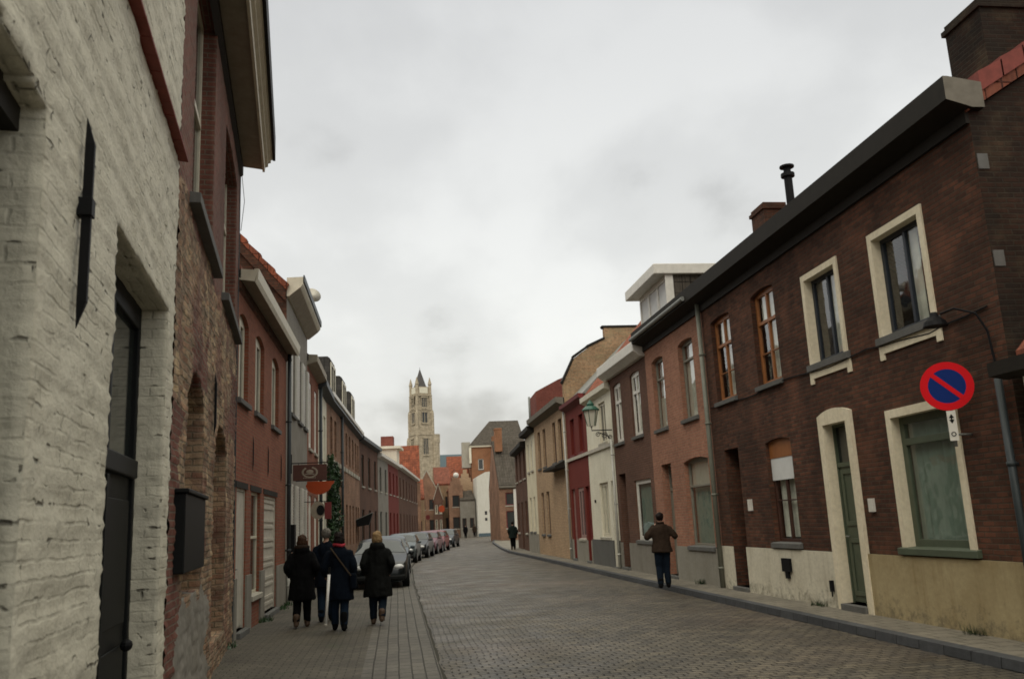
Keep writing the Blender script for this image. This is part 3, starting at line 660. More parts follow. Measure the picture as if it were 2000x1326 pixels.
mm = MB(); mm.box(s0-.3, s1+.12, -.32, 2.8, 8.0, 8.28); mm.build('dormer_roof', 'white', p.rf, bevel=.02)

# --- brown brick house with white windows
q_ = RH('brick_house', 'brown brick house with slim white windows and a white boxed gutter', 24.1, 28.4, ztop=6.35, wall='brick_brown', z0=.1, depth=6.4)
for a, b in ((24.85, 25.88), (27.05, 28.05)): q_.window(a, b, 4.1, 6.02, frame='white', mull=(.5,), trans=(.68,), arch=.07, fw=.11, glass='glass', reveal=.06, curtain=('curtain', [(.05, .95, .03, .97)]))
q_.window(24.45, 26.2, 1.05, 2.8, frame='white', mull=(), fw=.12, reveal=.05, glass='glass', curtain=('curtain_green', [(.05, .95, .03, .97)]), label='square ground floor window with white frame')
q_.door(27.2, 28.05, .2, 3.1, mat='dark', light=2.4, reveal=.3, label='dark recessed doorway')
q_.build_wall(ridge=8.4); q_.plinth(.95, 'grey_pl', .03); q_.roof('slate', over=.3)
q_.gutter([(-.30, 6.40), (-.12, 6.26), (.12, 6.26), (.12, 6.70), (-.34, 6.72), (-.34, 6.42)], 'white', e0=.35, bevel=.02)
q_.pipe(28.36, .15, 4.3, 'pipe_white', .04)

# --- white house with orange roof
r_ = RH('white_house', 'small white rendered house with an orange tiled roof', 28.4, 32.4, ztop=6.1, wall='white_pl', z0=.1, depth=5.5)
r_.window(29.3, 30.3, 4.3, 5.7, frame='cream', mull=(.5,), fw=.09, glass='glass_far', reveal=.06, sill='stone_light')
r_.window(29.6, 30.9, 1.1, 2.95, frame='cream', mull=(.33, .67), fw=.12, glass='glass', reveal=.06, sill='stone_light', curtain=('curtain', [(.02, .98, .02, .98)]))
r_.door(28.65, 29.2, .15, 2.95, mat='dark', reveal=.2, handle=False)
r_.build_wall(ridge=9.3); r_.plinth(1.0, 'stone', .05); r_.roof('tile_red', over=.1)
r_.gutter([(-.2, 6.02), (0, 5.92), (.1, 5.92), (.1, 6.22), (-.2, 6.2)], 'cream')
r_.part('string_course', 'offwhite', lambda m: m.box(0, r_.L, -.07, 0, 4.08, 4.2))
r_.part('bracket_plate', 'iron', lambda m: [m.box(r_.s(y)-.05, r_.s(y)+.05, -.04, 0, z, z+.1) for y, z in ((31.5, 5.5), (31.4, 5.1), (31.6, 2.3))])

# --- red painted house
rd = RH('red_house', 'narrow oxblood painted house with mauve ground floor joinery', 32.4, 36.4, ztop=6.25, wall='red_pl', z0=.1, depth=5.5)
for a, b in ((33.0, 33.8), (34.7, 35.5)): rd.window(a, b, 4.3, 5.75, frame='burgundy', mull=(), fw=.1, glass='glass_far', reveal=.12, sill='burgundy')
rd.window(33.6, 34.7, 1.0, 2.95, frame='pinkish', mull=(.5,), fw=.14, glass='glass_far', reveal=.03, sill='stone_light')
rd.door(32.65, 33.3, .2, 2.95, mat='burgundy', reveal=.12, handle=False)
rd.door(35.3, 36.0, .2, 2.95, mat='pinkish', reveal=.1, handle=False)
rd.build_wall(ridge=8.9); rd.plinth(.95, 'plinth_grey', .04); rd.roof('gutter_grey', over=.12)
rd.gutter([(-.24, 6.3), (0, 6.15), (.1, 6.15), (.1, 6.42), (-.26, 6.44)], 'burgundy')
rd.part('string_course', 'offwhite', lambda m: m.box(0, rd.L, -.07, 0, 4.08, 4.2))
rd.pipe(36.35, .15, 6.3, 'pipe_white', .045)

# --- tan brick house with big ochre gable
tn = RH('tan_brick_house', 'tan brick house with a tall ochre gable wall rising above its neighbours', 36.4, 45.0, ztop=6.6, wall='brick_tan', side_mat='brick_tanor', z0=.1, depth=9)
for a, b in ((37.4, 38.2), (38.9, 39.7), (41.6, 42.4), (43.2, 44.0)): tn.window(a, b, 4.3, 6.1, frame='wood_dark', mull=(), fw=.08, glass='glass_far', reveal=.1, sill='stone')
for a, b in ((41.4, 42.2), (43.0, 43.8)): tn.window(a, b, 1.1, 3.1, frame='wood_dark', mull=(), fw=.08, glass='glass_far', reveal=.1, sill='stone')
tn.build_wall(ridge=9.6); tn.roof('slate', over=.3)
tn.gutter([(-.36, 6.66), (0, 6.5), (.1, 6.5), (.1, 6.85), (-.38, 6.88)], 'gutter_end')
tn.part('loading_canopy', 'gutter_dark', lambda m: m.profile([(-.5, 3.9), (0, 3.9), (0, 4.25), (-.5, 4.0)], tn.s(39.9), tn.s(36.7)))
# gambrel shaped parapet of the gable, seen from the near side
tn.part('gable_parapet', ['brick_tanor'], lambda m: m.profile([(-.0, 6.4), (0.0, 7.45), (.55, 8.55), (1.2, 9.0), (1.95, 9.35), (1.95, 9.85), (3.4, 9.85), (5.5, 9.85), (5.5, 6.4)], tn.L-.3, tn.L+.012))
tn.part('parapet_coping', ['gutter_dark'], lambda m: [m.profile([(a[0], a[1]), (b[0], b[1]), (b[0]-.02, b[1]+.09), (a[0]-.05, a[1]+.09)], tn.L-.34, tn.L+.05) for a, b in (((-.02, 7.45), (.53, 8.56)), ((.53, 8.56), (1.18, 9.01)), ((1.18, 9.01), (1.95, 9.36)), ((1.9, 9.86), (5.5, 9.86)))])

# --- white house further on, with dark red brick attic
sw_ = RH('white_house', 'pale rendered house with a dark red brick attic storey', 45.0, 49.3, x=(7.2, 7.35), ztop=6.5, wall='cream_pl', z0=.1, depth=8)
for a, b in ((46.0, 46.8), (47.6, 48.4)): sw_.window(a, b, 1.2, 3.0, frame='cream', mull=(), fw=.1, glass='glass_far', reveal=.05, sill='stone'); sw_.window(a, b, 4.4, 5.9, frame='cream', mull=(), fw=.12, glass='curtain', reveal=.03, sill='stone_light')
sw_.build_wall(); sw_.plinth(1.1, 'plinth_grey', .04)
sw_.rf = sw_.part('roof', 'brick_fred', lambda m: m.profile([(.2, 6.45), (6, 6.45), (6, 9.9), (3.0, 9.6), (1.4, 9.0), (.2, 8.4)], sw_.L-2.6, sw_.L-.02))
sw_.gutter([(-.36, 6.4), (0, 6.3), (.1, 6.3), (.1, 6.6), (-.36, 6.62)], 'gutter_dark')
sw_.pipe(0, 6.6, 8.5, 'gutter_grey', .06, s=sw_.L-2.66, d=.15)

# --- further brown houses, right side bending away
def simple_house(mk, name, label, y0, y1, x, z, wall, ridge, roofm, wins, frame='white', gut='gutter_dark', z0=.1, depth=6, plinth=None, side=None, door=None, wz=((1.1, 2.9), (4.2, 5.8)), sill='stone_light', glass='glass_far', over=.25, gz=None, fw=.09, mull=(), reveal=.08):
    k = mk(name, label, y0, y1, x=x, ztop=z, wall=wall, z0=z0, depth=depth, side_mat=side)
    L = k.L; n = wins
    for fl, (za, zb) in enumerate(wz):
        nn = n if not isinstance(n, (tuple, list)) else n[fl]
        for i in range(nn):
            c = L*(i+.5)/nn; w = min(.5, L/nn*.3)
            if fl == 0 and door is not None and i == door: k.door(c-w, c+w, z0+.02, zb, mat=frame if frame not in ('white', 'cream') else 'green_dark', local=True, handle=False, reveal=.1)
            else: k.window(c-w, c+w, za, zb, frame=frame, mull=mull, fw=fw, glass=glass, reveal=reveal, local=True, sill=sill)
    k.build_wall(ridge=ridge)
    if plinth: k.plinth(.9, plinth, .03)
    k.roof(roofm, over=over)
    if gut: k.gutter([(-.32, z-.02), (0, z-.12), (.05, z-.12), (.05, z+.22), (-.32, z+.2)], gut)
    return k
simple_house(RH, 'brick_house', 'plain brown brick house past the pale house with the red attic', 49.3, 57, (7.35, 7.75), 6.0, 'brick_brown', 8.3, 'slate', 3, 'wood_dark', door=1)
# ================================================================== LEFT SIDE
# --- rough, heavily displaced walls of the two nearest houses
def rough_wall(root, name, mat, mats_i, y0, y1, z0, z1, g, hole, reveal, amp, courses, x0, seed=0, lump=1.0, zsplit=None, courselen=.26, breaks=()):
    nx = int(round((y1-y0)/g)); nz = int(round((z1-z0)/g)); xs = np.linspace(y0, y1, nx+1); zs = np.linspace(z0, z1, nz+1)
    cx = (xs[:-1]+xs[1:])/2; cz = (zs[:-1]+zs[1:])/2
    H = np.zeros((nx, nz), int)     # 0 wall, k>0 hole id
    CX, CZ = np.meshgrid(cx, cz, indexing='ij'); H = hole(CX, CZ)
    verts = {}; V = []; F = []; MI = []
    def vid(i, j, d):
        k = (i, j, d)
        if k not in verts: verts[k] = len(V); V.append((xs[i], -reveal_of(d) if d else 0.0, zs[j], d)); 
        return verts[k]
    layers = max(3, int(round(max(reveal.values())/ (g*1.6))))
    cur = [0]
    def reveal_of(d): return d/layers*cur[0]
    for i in range(nx):
        for j in range(nz):
            if H[i, j] == 0:
                F.append((vid(i, j, 0), vid(i+1, j, 0), vid(i+1, j+1, 0), vid(i, j+1, 0))); MI.append(mats_i(cx[i], cz[j]))
    for i in range(nx):
        for j in range(nz):
            if H[i, j]:
                cur[0] = reveal[H[i, j]]
                for di, dj, (a, b) in ((-1, 0, ((0, 1), (0, 0))), (1, 0, ((1, 0), (1, 1))), (0, -1, ((0, 0), (1, 0))), (0, 1, ((1, 1), (0, 1)))):
                    ni, nj = i+di, j+dj
                    if 0 <= ni < nx and 0 <= nj < nz and H[ni, nj] == 0:
                        for l in range(layers):
                            F.append((vid(i+a[0], j+a[1], l), vid(i+b[0], j+b[1], l), vid(i+b[0], j+b[1], l+1), vid(i+a[0], j+a[1], l+1))); MI.append(mats_i(cx[i], cz[j]))
    V = np.array([v[:3] for v in V]); F = np.array(F)
    # outward normals by accumulation
    fn = np.cross(V[F[:, 1]]-V[F[:, 0]], V[F[:, 3]]-V[F[:, 0]]); N = np.zeros_like(V)
    for c in range(4): np.add.at(N, F[:, c], fn)
    N /= np.linalg.norm(N, axis=1, keepdims=True)+1e-9
    # brick-like relief
    rs = np.random.RandomState(seed); T = rs.rand(4096)
    xx = V[:, 0] - V[:, 1]; zz = V[:, 2]
    wob = np.array([mnoise.noise(Vector((a*.9, b*.9, seed))) for a, b in zip(xx, zz)])*.012 
    zc = (zz+wob)/courses; row = np.floor(zc); fz = zc-row; xc = (xx+wob)/courselen + (row % 2)*.5; colm = np.floor(xc); fx = xc-colm
    hsh = T[((row*73+colm*151+seed*7).astype(int)) % 4096]
    edge = np.minimum(np.minimum(fz, 1-fz)*courses, np.minimum(fx, 1-fx)*courselen)
    mort = np.clip(edge/.016, 0, 1)
    big = np.array([mnoise.noise(Vector((a*2.2, b*2.2, seed+9))) for a, b in zip(xx, zz)])
    k = amp(V[:, 0], V[:, 2])
    hgt = (mort-1)*.014*k + (hsh-.5)*.016*k*lump + big*.014*k*lump
    out = V + N*hgt[:, None]
    # side y0/y1 and bottom stay put enough; depth of houses is handled by the plain body
    me = bpy.data.meshes.new(name)
    lx = out.copy()
    lx[:, 1] = -out[:, 1]          # local y runs into the building
    me.from_pydata([tuple(p) for p in np.column_stack([lx[:, 0]-x0, lx[:, 1], lx[:, 2]])], [], [tuple(int(q) for q in f) for f in F])
    for q in mat: me.materials.append(M[q])
    me.polygons.foreach_set('material_index', MI); me.update(); box_uv(me)
    me.polygons.foreach_set('use_smooth', [True]*len(me.polygons))
    o = bpy.data.objects.new(name, me); COL.objects.link(o); o.parent = root; return o

XL = -2.75
RZ = math.atan2(.99427, -.10693)       # the two nearest facades stand at a slight angle to the rest of the row
A = thing('white_brick_house', 'whitewashed rough brick house with a tall dark doorway and iron wall anchor', 'house', (-.986, -.655, 0), RZ)
def holeA(Y, Z):
    h1 = (Y > 5.93) & (Y < 8.06) & (Z < 3.60)
    h2_ = (Y > 1.2) & (Y < 4.36) & (Z < 3.56 + .10*np.clip(1-((Y-2.8)/1.6)**2, 0, 1))
    return np.where(h1, 1, np.where(h2_, 2, 0))
rough_wall(A, 'wall', ['white_brick'], lambda y, z: 0, 1.0, 8.45, 0, 8.0, .034, holeA, {1: .26, 2: .5}, lambda y, z: np.full_like(y, .9), .08, 0, seed=3, courselen=.24, lump=.75)
def body(root, L0, L1, D, z, mat, name='rear_wall', d0=.02, ridge=None, gap=True):
    m = MB()
    for x in (L0, L1): m.quad((x, d0, 0), (x, D, 0), (x, D, z), (x, d0, z))
    m.quad((L0, D, 0), (L1, D, 0), (L1, D, z), (L0, D, z)); m.quad((L0, d0, z), (L1, d0, z), (L1, D, z), (L0, D, z))
    return m.build(name, mat, root)
body(A, -4, 8.44, 7, 8.0, 'white_brick')
m = MB(); m.quad((-4, 0, 0), (1.0, 0, 0), (1.0, 0, 8.0), (-4, 0, 8.0)); m.build('side_wall', 'white_brick', A)
def a_door():
    m = MB(); s0, s1 = 5.9, 8.1; d = .2
    m.box(s0, s1, d+.03, d+.07, 0, 2.25); m.box(s0, s0+.1, d, d+.06, 0, 3.65); m.box(s1-.1, s1, d, d+.06, 0, 3.65); m.box(s0+.1, s1-.1, d-.03, d+.06, 2.22, 2.36); m.box(s0+.1, s1-.1, d, d+.06, 3.42, 3.65)
    dr = m.build('door', 'black', A, bevel=.01); dr['label'] = 'tall dark double door under a glazed transom'
    q = MB(); q.box((s0+s1)/2-.04, (s0+s1)/2+.04, d-.01, d+.03, .05, 2.2)
    for a, b in ((s0+.18, (s0+s1)/2-.12), ((s0+s1)/2+.12, s1-.18)):
        for za, zb in ((.3, 1.0), (1.15, 2.05)): q.box(a, b, d+.012, d+.0295, za, zb)
    q.build('panel', 'black', dr, bevel=.008)
    g = MB(); g.quad((s0+.1, d+.04, 2.36), (s1-.1, d+.04, 2.36), (s1-.1, d+.04, 3.45), (s0+.1, d+.04, 3.45)); g.build('pane', 'glass_mid', dr)
    g = MB(); g.box((s0+s1)/2-.03, (s0+s1)/2+.03, d+.0, d+.038, 2.37, 3.41); g.build('glazing_bar', 'black', dr)
    g = MB(); g.ball((s1-.35, d-.04, 1.0), .045); g.build('handle', 'iron', dr)
a_door()
m = MB(); m.box(1.1, 4.5, .42, .46, 0, 3.8); m.build('shutter', 'green_dark', A)['label'] = 'dark boarded arch at the edge of the white wall'
m = MB(); m.box(1.15, 4.40, .10, .419, 3.46, 3.7); m.build('lintel', 'gutter_dark', A)  # dark box added below the arch head, so its soffit reads dark
# iron anchor: tapered bar with a boss
def anchor(root, s, z0, z1, w=.05, d=.05, knob=True, name='wall_anchor'):
    m = MB(); zm = (z0+z1)/2
    D_ = {z0: .004, z1: .004}
    for za, zb, wa, wb in ((z0, z0+.13, .004, w), (z0+.13, zm, w, w*.8), (zm, z1-.14, w*.8, w*.9), (z1-.14, z1, w*.9, .004)):
        i = len(m.v)
        da, db = D_.get(za, d), D_.get(zb, d); m.v += [(s-wa/2, -.02, za), (s+wa/2, -.02, za), (s+wa/2, -.02-da, za), (s-wa/2, -.02-da, za), (s-wb/2, -.02, zb), (s+wb/2, -.02, zb), (s+wb/2, -.02-db, zb), (s-wb/2, -.02-db, zb)]
        for f in ((0, 1, 5, 4), (1, 2, 6, 5), (2, 3, 7, 6), (3, 0, 4, 7)): m.f.append(tuple(i+k for k in f)); m.m.append(0)
    if knob: m.box(s-.035, s+.035, -.05-d*.5, -.0, zm+.02, zm+.11)
    return m.build(name, 'iron', root, bevel=.003)
anchor(A, 4.98, 2.75, 3.83, w=.035, d=.045)
# projecting course of red coping tiles
def coping(m):
    y = 8.42
    while y > 3.2:
        l = .235; j_ = random.uniform(-.004, .004)
        m.profile([(.02, 5.08+j_), (-.085, 5.07+j_), (-.085, 5.095+j_), (.02, 5.135+j_)], y-l+.006, y); y -= l
mc = MB(); coping(mc); mc.build('tile_course', 'tile_verge', A, bevel=.004)

# --- old mixed brick and stone house
B = thing('old_brick_house', 'old brick and rubble house with a deep overhanging cornice', 'house', (-1.889, 7.746, 0), RZ)
LB = 8.02
def holeB(Y, Z):
    u1 = (Y > 1.0) & (Y < 3.15) & (Z > 5.12) & (Z < 8.3)
    u2_ = (Y > 4.85) & (Y < 7.35) & (Z > 5.12) & (Z < 7.75+.12*np.clip(1-((Y-6.1)/1.25)**2, 0, 1))
    a1 = (Y > 1.1) & (Y < 2.72) & (Z > 1.2) & (Z < 3.15 + .3*np.clip(1-((Y-1.9)/.82)**2, 0, 1))
    a2 = (Y > 4.1) & (Y < 6.1) & (Z > .4) & (Z < 3.0 + .25*np.clip(1-((Y-5.1)/1.0)**2, 0, 1))
    return np.where(u1, 1, np.where(u2_, 2, np.where(a1, 3, np.where(a2, 4, 0))))
rough_wall(B, 'wall', ['rubble', 'brick_oldred', 'grey_pl'], lambda y, z: 1 if z > 4.95+.12*math.sin(y*3) or (abs(y-2.2) < .8 and 3.4 < z < 4.0+.15*math.sin(y*9)) or (y > 6.5+.3*math.sin(z*5) and 3.3 < z < 4.4) or (y < .7+.2*math.sin(z*7) and z < 2.9) else (2 if (.5 < y < 3.6+.3*math.sin(z*9) and z < 1.15+.08*math.sin(y*7)) else 0), .01, LB, 0, 8.5, .036, holeB,
           {1: .26, 2: .24, 3: .22, 4: .22}, lambda y, z: np.where(z > 5.0, .35, 1.25), .075, 0, seed=11)
body(B, .02, LB-.02, 8, 9.2, 'brick_oldred')
for s0, s1, z0, z1 in ((.95, 3.2, 5.12, 8.35), (4.8, 7.4, 5.12, 7.9)):
    m = MB(); d = .17; m.box(s0, s0+.12, d, d+.06, z0, z1); m.box(s1-.12, s1, d, d+.06, z0, z1); m.box(s0+.12, s1-.12, d, d+.06, z0, z0+.09); m.box(s0+.12, s1-.12, d, d+.06, z1-.09, z1); m.box((s0+s1)/2-.04, (s0+s1)/2+.04, d, d+.05, z0+.09, z1-.09); m.box(s0+.12, s1-.12, d-.01, d+.055, z0+1.7, z0+1.78)
    w = m.build('window', 'cream', B, bevel=.006)
    g = MB(); g.quad((s0, d+.03, z0), (s1, d+.03, z0), (s1, d+.03, z1), (s0, d+.03, z1)); g.build('pane', 'glass_mid', w)
    g = MB(); g.profile([(-.11, z0-.12), (.1, z0-.12), (.1, z0+.01), (-.11, z0-.01)], s0-.15, s1+.35); g.build('sill', 'stone', w, bevel=.008)
for s0, s1, z0, z1 in ((.9, 2.9, 1.15, 3.6), (3.9, 6.3, .3, 3.4)):
    m = MB(); m.quad((s0, .2, z0), (s1, .2, z0), (s1, .2, z1), (s0, .2, z1)); o = m.build('niche', 'rubble' if z0 < 1 else 'brick_oldred', B); o['label'] = 'arched recess in the rough wall'
m = MB(); s0, s1 = .45, 2.2; m.box(s0, s1, -.09, .15, 1.44, 2.14); m.box(s0-.04, s1+.05, -.12, .10, 2.14, 2.18)
cb = m.build('display_case', 'black', B, bevel=.01); cb['label'] = 'dark wall cabinet with a pale far side'
m = MB(); m.box(s1, s1+.09, -.06, .14, 1.47, 2.12); m.build('side_panel', 'cream', cb)
anchor(B, 3.75, 3.0, 3.8, w=.05, d=.03, knob=False)
# deep cornice: soffit, stepped moulding, gutter
m = MB(); m.profile([(.05, 8.45), (-.40, 8.40), (-.40, 8.95), (.05, 8.95)], -.2, LB+.02); cn = m.build('cornice', 'soffit', B)
m = MB(); m.profile([(-.4001, 8.36), (-.44, 8.36), (-.45, 8.45), (-.50, 8.47), (-.50, 8.53), (-.55, 8.55), (-.55, 8.60), (-.58, 8.61), (-.58, 9.0), (-.4001, 9.0)], -.2, LB+.04); m.build('moulding', 'cream', cn)
m = MB(); m.profile([(-.581, 8.60), (-.63, 8.60), (-.63, 9.08), (-.581, 9.08)], -.2, LB+.06); m.build('gutter', 'iron', cn)
m = MB(); m.profile([(-.5, 9.0), (.1, 9.2), (4, 12), (8, 9.1), (8, 9.0), (.1, 9.0)], .02, LB-.02); m.build('roof', 'slate', B)
m = MB(); m.profile([(0.02, 8.2), (-.06, 8.26), (-.06, 8.448), (.02, 8.448)], 0, LB); m.build('frieze', 'gutter_dark', B)
m = MB(); m.tube([(LB+.03, .0, .02), (LB+.03, .0, 8.35)], .018, 6); m.tube([(LB+.06, -.03, 8.3), (LB+.12, -.08, 7.8), (LB+.05, -.03, 7.2)], .006, 5); m.build('drainpipe', 'pipe_dark', B)

# --- red brick house with white doors
c = LH('brick_house', 'clean red brick house with three white doors and upper windows and a white eaves board', 15.78, 22.9, ztop=6.3, wall='brick_red', depth=7)
for a, b in ((15.95, 17.0), (17.85, 19.05), (20.25, 21.45)):
    c.window(a, b, 4.15, 5.78, frame='cream', mull=(.5,), fw=.10, arch=.14, reveal=.08, glass='glass_mid', sill='stone', sill_over=.08)
c.door(15.98, 17.0, .12, 2.57, mat='offwhite', reveal=.05, boards=1, handle=True, label='white plank door next to the rough wall')
c.window(17.55, 18.7, .62, 2.57, frame='cream', mull=(), trans=(.55,), reveal=.06, glass='glass_mid', sill='stone_light', label='tall ground floor window with white sash')
c.door(19.25, 21.2, .12, 2.55, mat='offwhite', reveal=.05, panels=6, handle=False, label='wide white panelled garage door')
c.build_wall(ridge=7.5); c.plinth(1.02, 'grey_pl', .035); c.roof('tile_dull', over=.3)
c.part('lintel', 'gutter_dark', lambda m: [m.box(c.s(a)-.12, c.s(b)+.12, -.012, 0, 2.57, 2.68) for a, b in ((15.98, 17.0), (17.55, 18.7), (19.25, 21.2))])
c.gutter([(-.29, 6.24), (0, 6.28), (.02, 6.48), (-.27, 6.46), (-.28, 6.48), (-.31, 6.48), (-.33, 6.40), (-.29, 6.26)], 'soffit', matend='cream')
c.part('fascia', 'cream', lambda m: m.profile([(-.291, 6.22), (-.30, 6.22), (-.34, 6.30), (-.36, 6.48), (-.311, 6.48), (-.331, 6.40)], -.0, c.L))
c.part('eaves_course', 'brick_dark', lambda m: m.profile([(-.045, 6.12), (0, 6.08), (0, 6.2795), (-.045, 6.274)], 0, c.L))
for y in (17.55, 19.6, 21.8): anchor(c.root, c.s(y), 2.95, 3.62, w=.035, d=.02, knob=False)
c.pipe(22.86, .9, 6.3, 'pipe_dark', .05); c.pipe(22.86, .05, .9, 'pipe_white', .05)

# --- grey rendered house with white shutters
d = LH('grey_house', 'grey rendered house with tall white louvred shutters and an orange tiled verge', 22.92, 28.4, ztop=7.9, wall='grey_pl', side_mat='brick_dark', depth=7.5)
for a, b in ((23.9, 24.9), (25.7, 26.6), (27.3, 28.1)):
    w = d.window(a, b, 4.9, 6.75, frame='white', mull=(.5,), fw=.08, glass='glass_mid', reveal=.05, sill='stone')
    s0, s1 = d.s(a), d.s(b)
    for x in (s0-.42, s1+.02):
        m = MB(); m.box(x, x+.4, -.05, -.0, 4.9, 6.75); [m.box(x+.05, x+.35, -.062, -.0505, z, z+.035) for z in np.arange(4.98, 6.7, .075)]; m.build('shutter', 'white', w)
for a, b in ((24.2, 24.9), (25.6, 26.3), (27.0, 27.6)):
    w = d.window(a, b, .6, 3.0, frame='white', mull=(), fw=.08, glass='glass_mid', reveal=.05, sill='stone'); s0, s1 = d.s(a), d.s(b)
    for x in (s0-.32, s1+.02): m = MB(); m.box(x, x+.3, -.05, -.0, .6, 3.0); [m.box(x+.04, x+.26, -.062, -.0505, z, z+.035) for z in np.arange(.68, 2.95, .075)]; m.build('shutter', 'white', w)
d.build_wall(ridge=12.0); d.roof('tile_dull', over=.25, e0=.0)
d.part('verge', 'tile_red', lambda m: [m.profile([(x, 8.0+x*1.13), (x+.36, 8.0+(x+.36)*1.13), (x+.33, 8.0+(x+.36)*1.13+.13), (x-.06, 8.0+x*1.13+.17)], -.12, .12) for x in np.arange(.0, 3.4, .36)])
d.part('parapet', 'brick_dark', lambda m: m.profile([(0.02, 7.70), (3.4, 7.70+3.38*1.13), (3.4, 8.01+3.38*1.13), (0.02, 8.01)], -.1, .1))
d.gutter([(-.36, 8.10), (-.05, 7.85), (0, 7.85), (0, 8.36), (-.42, 8.38), (-.42, 8.18)], 'cream', e0=.02, name='cornice')
d.gutter([(-.425, 8.25), (-.46, 8.25), (-.46, 8.43), (-.425, 8.43)], 'pipe_dark')
d.part('soffit_board', 'soffit', lambda m: m.profile([(-.345, 8.075), (-.05, 7.835), (-.05, 7.845), (-.345, 8.085)], .03, d.L-.02))
m = MB(); m.lathe((0, 0, 0), [(.02, -.07), (.15, -.05), (.24, .01), (.25, .02)], 20); o = m.build('satellite_dish', 'offwhite', d.root, smooth=True); o.location = (d.s(26.6), -.34, 8.85); o.rotation_euler = (0, R(-70), R(25))
m = MB(); m.tube([(d.s(26.6), -.3, 8.3), (d.s(26.6), -.3, 8.85)], .02, 6); m.build('dish_mast', 'gutter_grey', d.root)
d.part('meter_box', 'iron', lambda m: m.box(d.s(23.7), d.s(24.05), -.14, 0, 1.1, 1.95))

# --- brown house, then narrow white fronted house
e_ = simple_house(LH, 'brick_house', 'narrow red brown brick house with tall white shuttered windows', 28.4, 32.4, (-2.75, -2.75), 7.15, 'brick_red', 9.6, 'tile_dull', 2, 'white', wz=((.6, 2.9), (4.4, 6.6)), gut='soffit', fw=.2, glass='curtain', reveal=.03, z0=0, over=.1)
f_ = simple_house(LH, 'white_house', 'narrow white fronted house beside the ivy', 32.4, 36.4, (-2.75, -2.75), 7.0, 'white_pl', 9.4, 'slate', 2, 'white', wz=((.6, 2.9), (4.4, 6.2)), gut='pipe_dark', z0=0, door=1, over=.1)
f_.pipe(0, .1, 7, 'pipe_dark', .06, s=.1)
g_ = LH('long_brick_house', 'long brown brick house with three slate dormers and a pale string course', 36.4, 53, x=(-2.75, -2.1), ztop=7.2, wall='brick_far', depth=8)
for i, y in enumerate((38.2, 39.8, 43.2, 45.0, 46.8, 48.6, 50.6, 52.0)):
    g_.window(y-.42, y+.42, 4.95, 6.55, frame='wood_dark', mull=(), fw=.07, glass='glass_far', reveal=.14, sill=None, arch=.08)
    if y > 40: g_.window(y-.42, y+.42, 1.0, 3.0, frame='wood_dark', mull=(), fw=.07, glass='glass_far', reveal=.14, sill=None, arch=.08)
g_.build_wall(ridge=10.2); g_.roof('slate_brown', over=.1)
g_.gutter([(-.26, 7.05), (0, 6.95), (.05, 6.95), (.05, 7.3), (-.2, 7.3)], 'pipe_dark'); g_.part('gutter_lip', 'white', lambda m: m.profile([(-.261, 7.18), (-.31, 7.2), (-.31, 7.36), (-.261, 7.36)], 0, g_.L))
g_.part('string_course', 'stone_light', lambda m: [m.box(x, x+1.1, -.05, 0, 4.55, 4.75) for x in np.arange(.2, 16, 1.5)])
g_.pipe(42.0, .1, 7.0, 'pipe_dark', .06)
for y in (38.6, 43.6, 48.6):
    s = g_.s(y); m = MB(); m.profile([(-.02, 7.35), (2.2, 7.35), (2.2, 9.1), (.10, 9.1), (0, 9.02), (-.02, 8.9)], s-.9, s+.9); dm = m.build('dormer', 'slate', g_.rf)
    dm['label'] = 'slate clad box dormer'
    m = MB(); m.box(s-.92, s-.78, -.06, -.021, 7.4, 8.85); m.box(s+.78, s+.92, -.06, -.021, 7.4, 8.85); m.box(s-.78, s+.78, -.06, -.021, 8.72, 8.85); m.box(s-.04, s+.04, -.06, -.021, 7.4, 8.72); m.build('dormer_window', 'cream', g_.rf)
g_.chimney(g_.s(52.6), 1.0, .5, .6, 7.4, 9.1, 'slate')

g2 = simple_house(LH, 'brick_house', 'dark brick house with green shutters just past the long dormered house', 53, 62, (-2.1, -1.2), 7.0, 'brick_brown', 9.4, 'slate', 3, 'green_dark', z0=0, wz=((.8, 2.9), (4.3, 6.2)), fw=.16, gut='pipe_dark')
g3 = simple_house(LH, 'grey_house', 'narrow grey green fronted house with white eaves', 62, 68, (-1.2, -.55), 6.7, 'grey_pl', 9.0, 'slate_brown', 2, 'green_dark', z0=0, wz=((.8, 2.9), (4.3, 6.0)), fw=.14, gut='white')
g4 = simple_house(LH, 'red_house', 'red painted house in the left row beyond the grey one', 68, 76, (-.55, .25), 6.7, 'red_pl', 8.9, 'slate_brown', 3, 'burgundy', z0=0, wz=((.8, 2.9), (4.3, 6.0)), gut='white', plinth=None)
g5 = simple_house(LH, 'brick_house', 'brown brick row end with a long pale gutter', 76, 101, (.25, 2.45), 6.8, 'brick_brown', 8.8, 'tile_dull', 7, 'wood', z0=0, wz=((.8, 2.9), (4.3, 6.0)), gut='white', fw=.12)
m = MB(); m.box(10.5, 13.5, 1.0, 3.5, 7.4, 9.3); m.box(10.2, 13.8, .6, 3.9, 9.3, 9.55); o = m.build('attic', 'white_pl', g5.root)
m = MB(); m.box(11.2, 12.6, 1.4, 2.6, 9.55, 10.6); m.build('chimney', 'brick_fred', o)

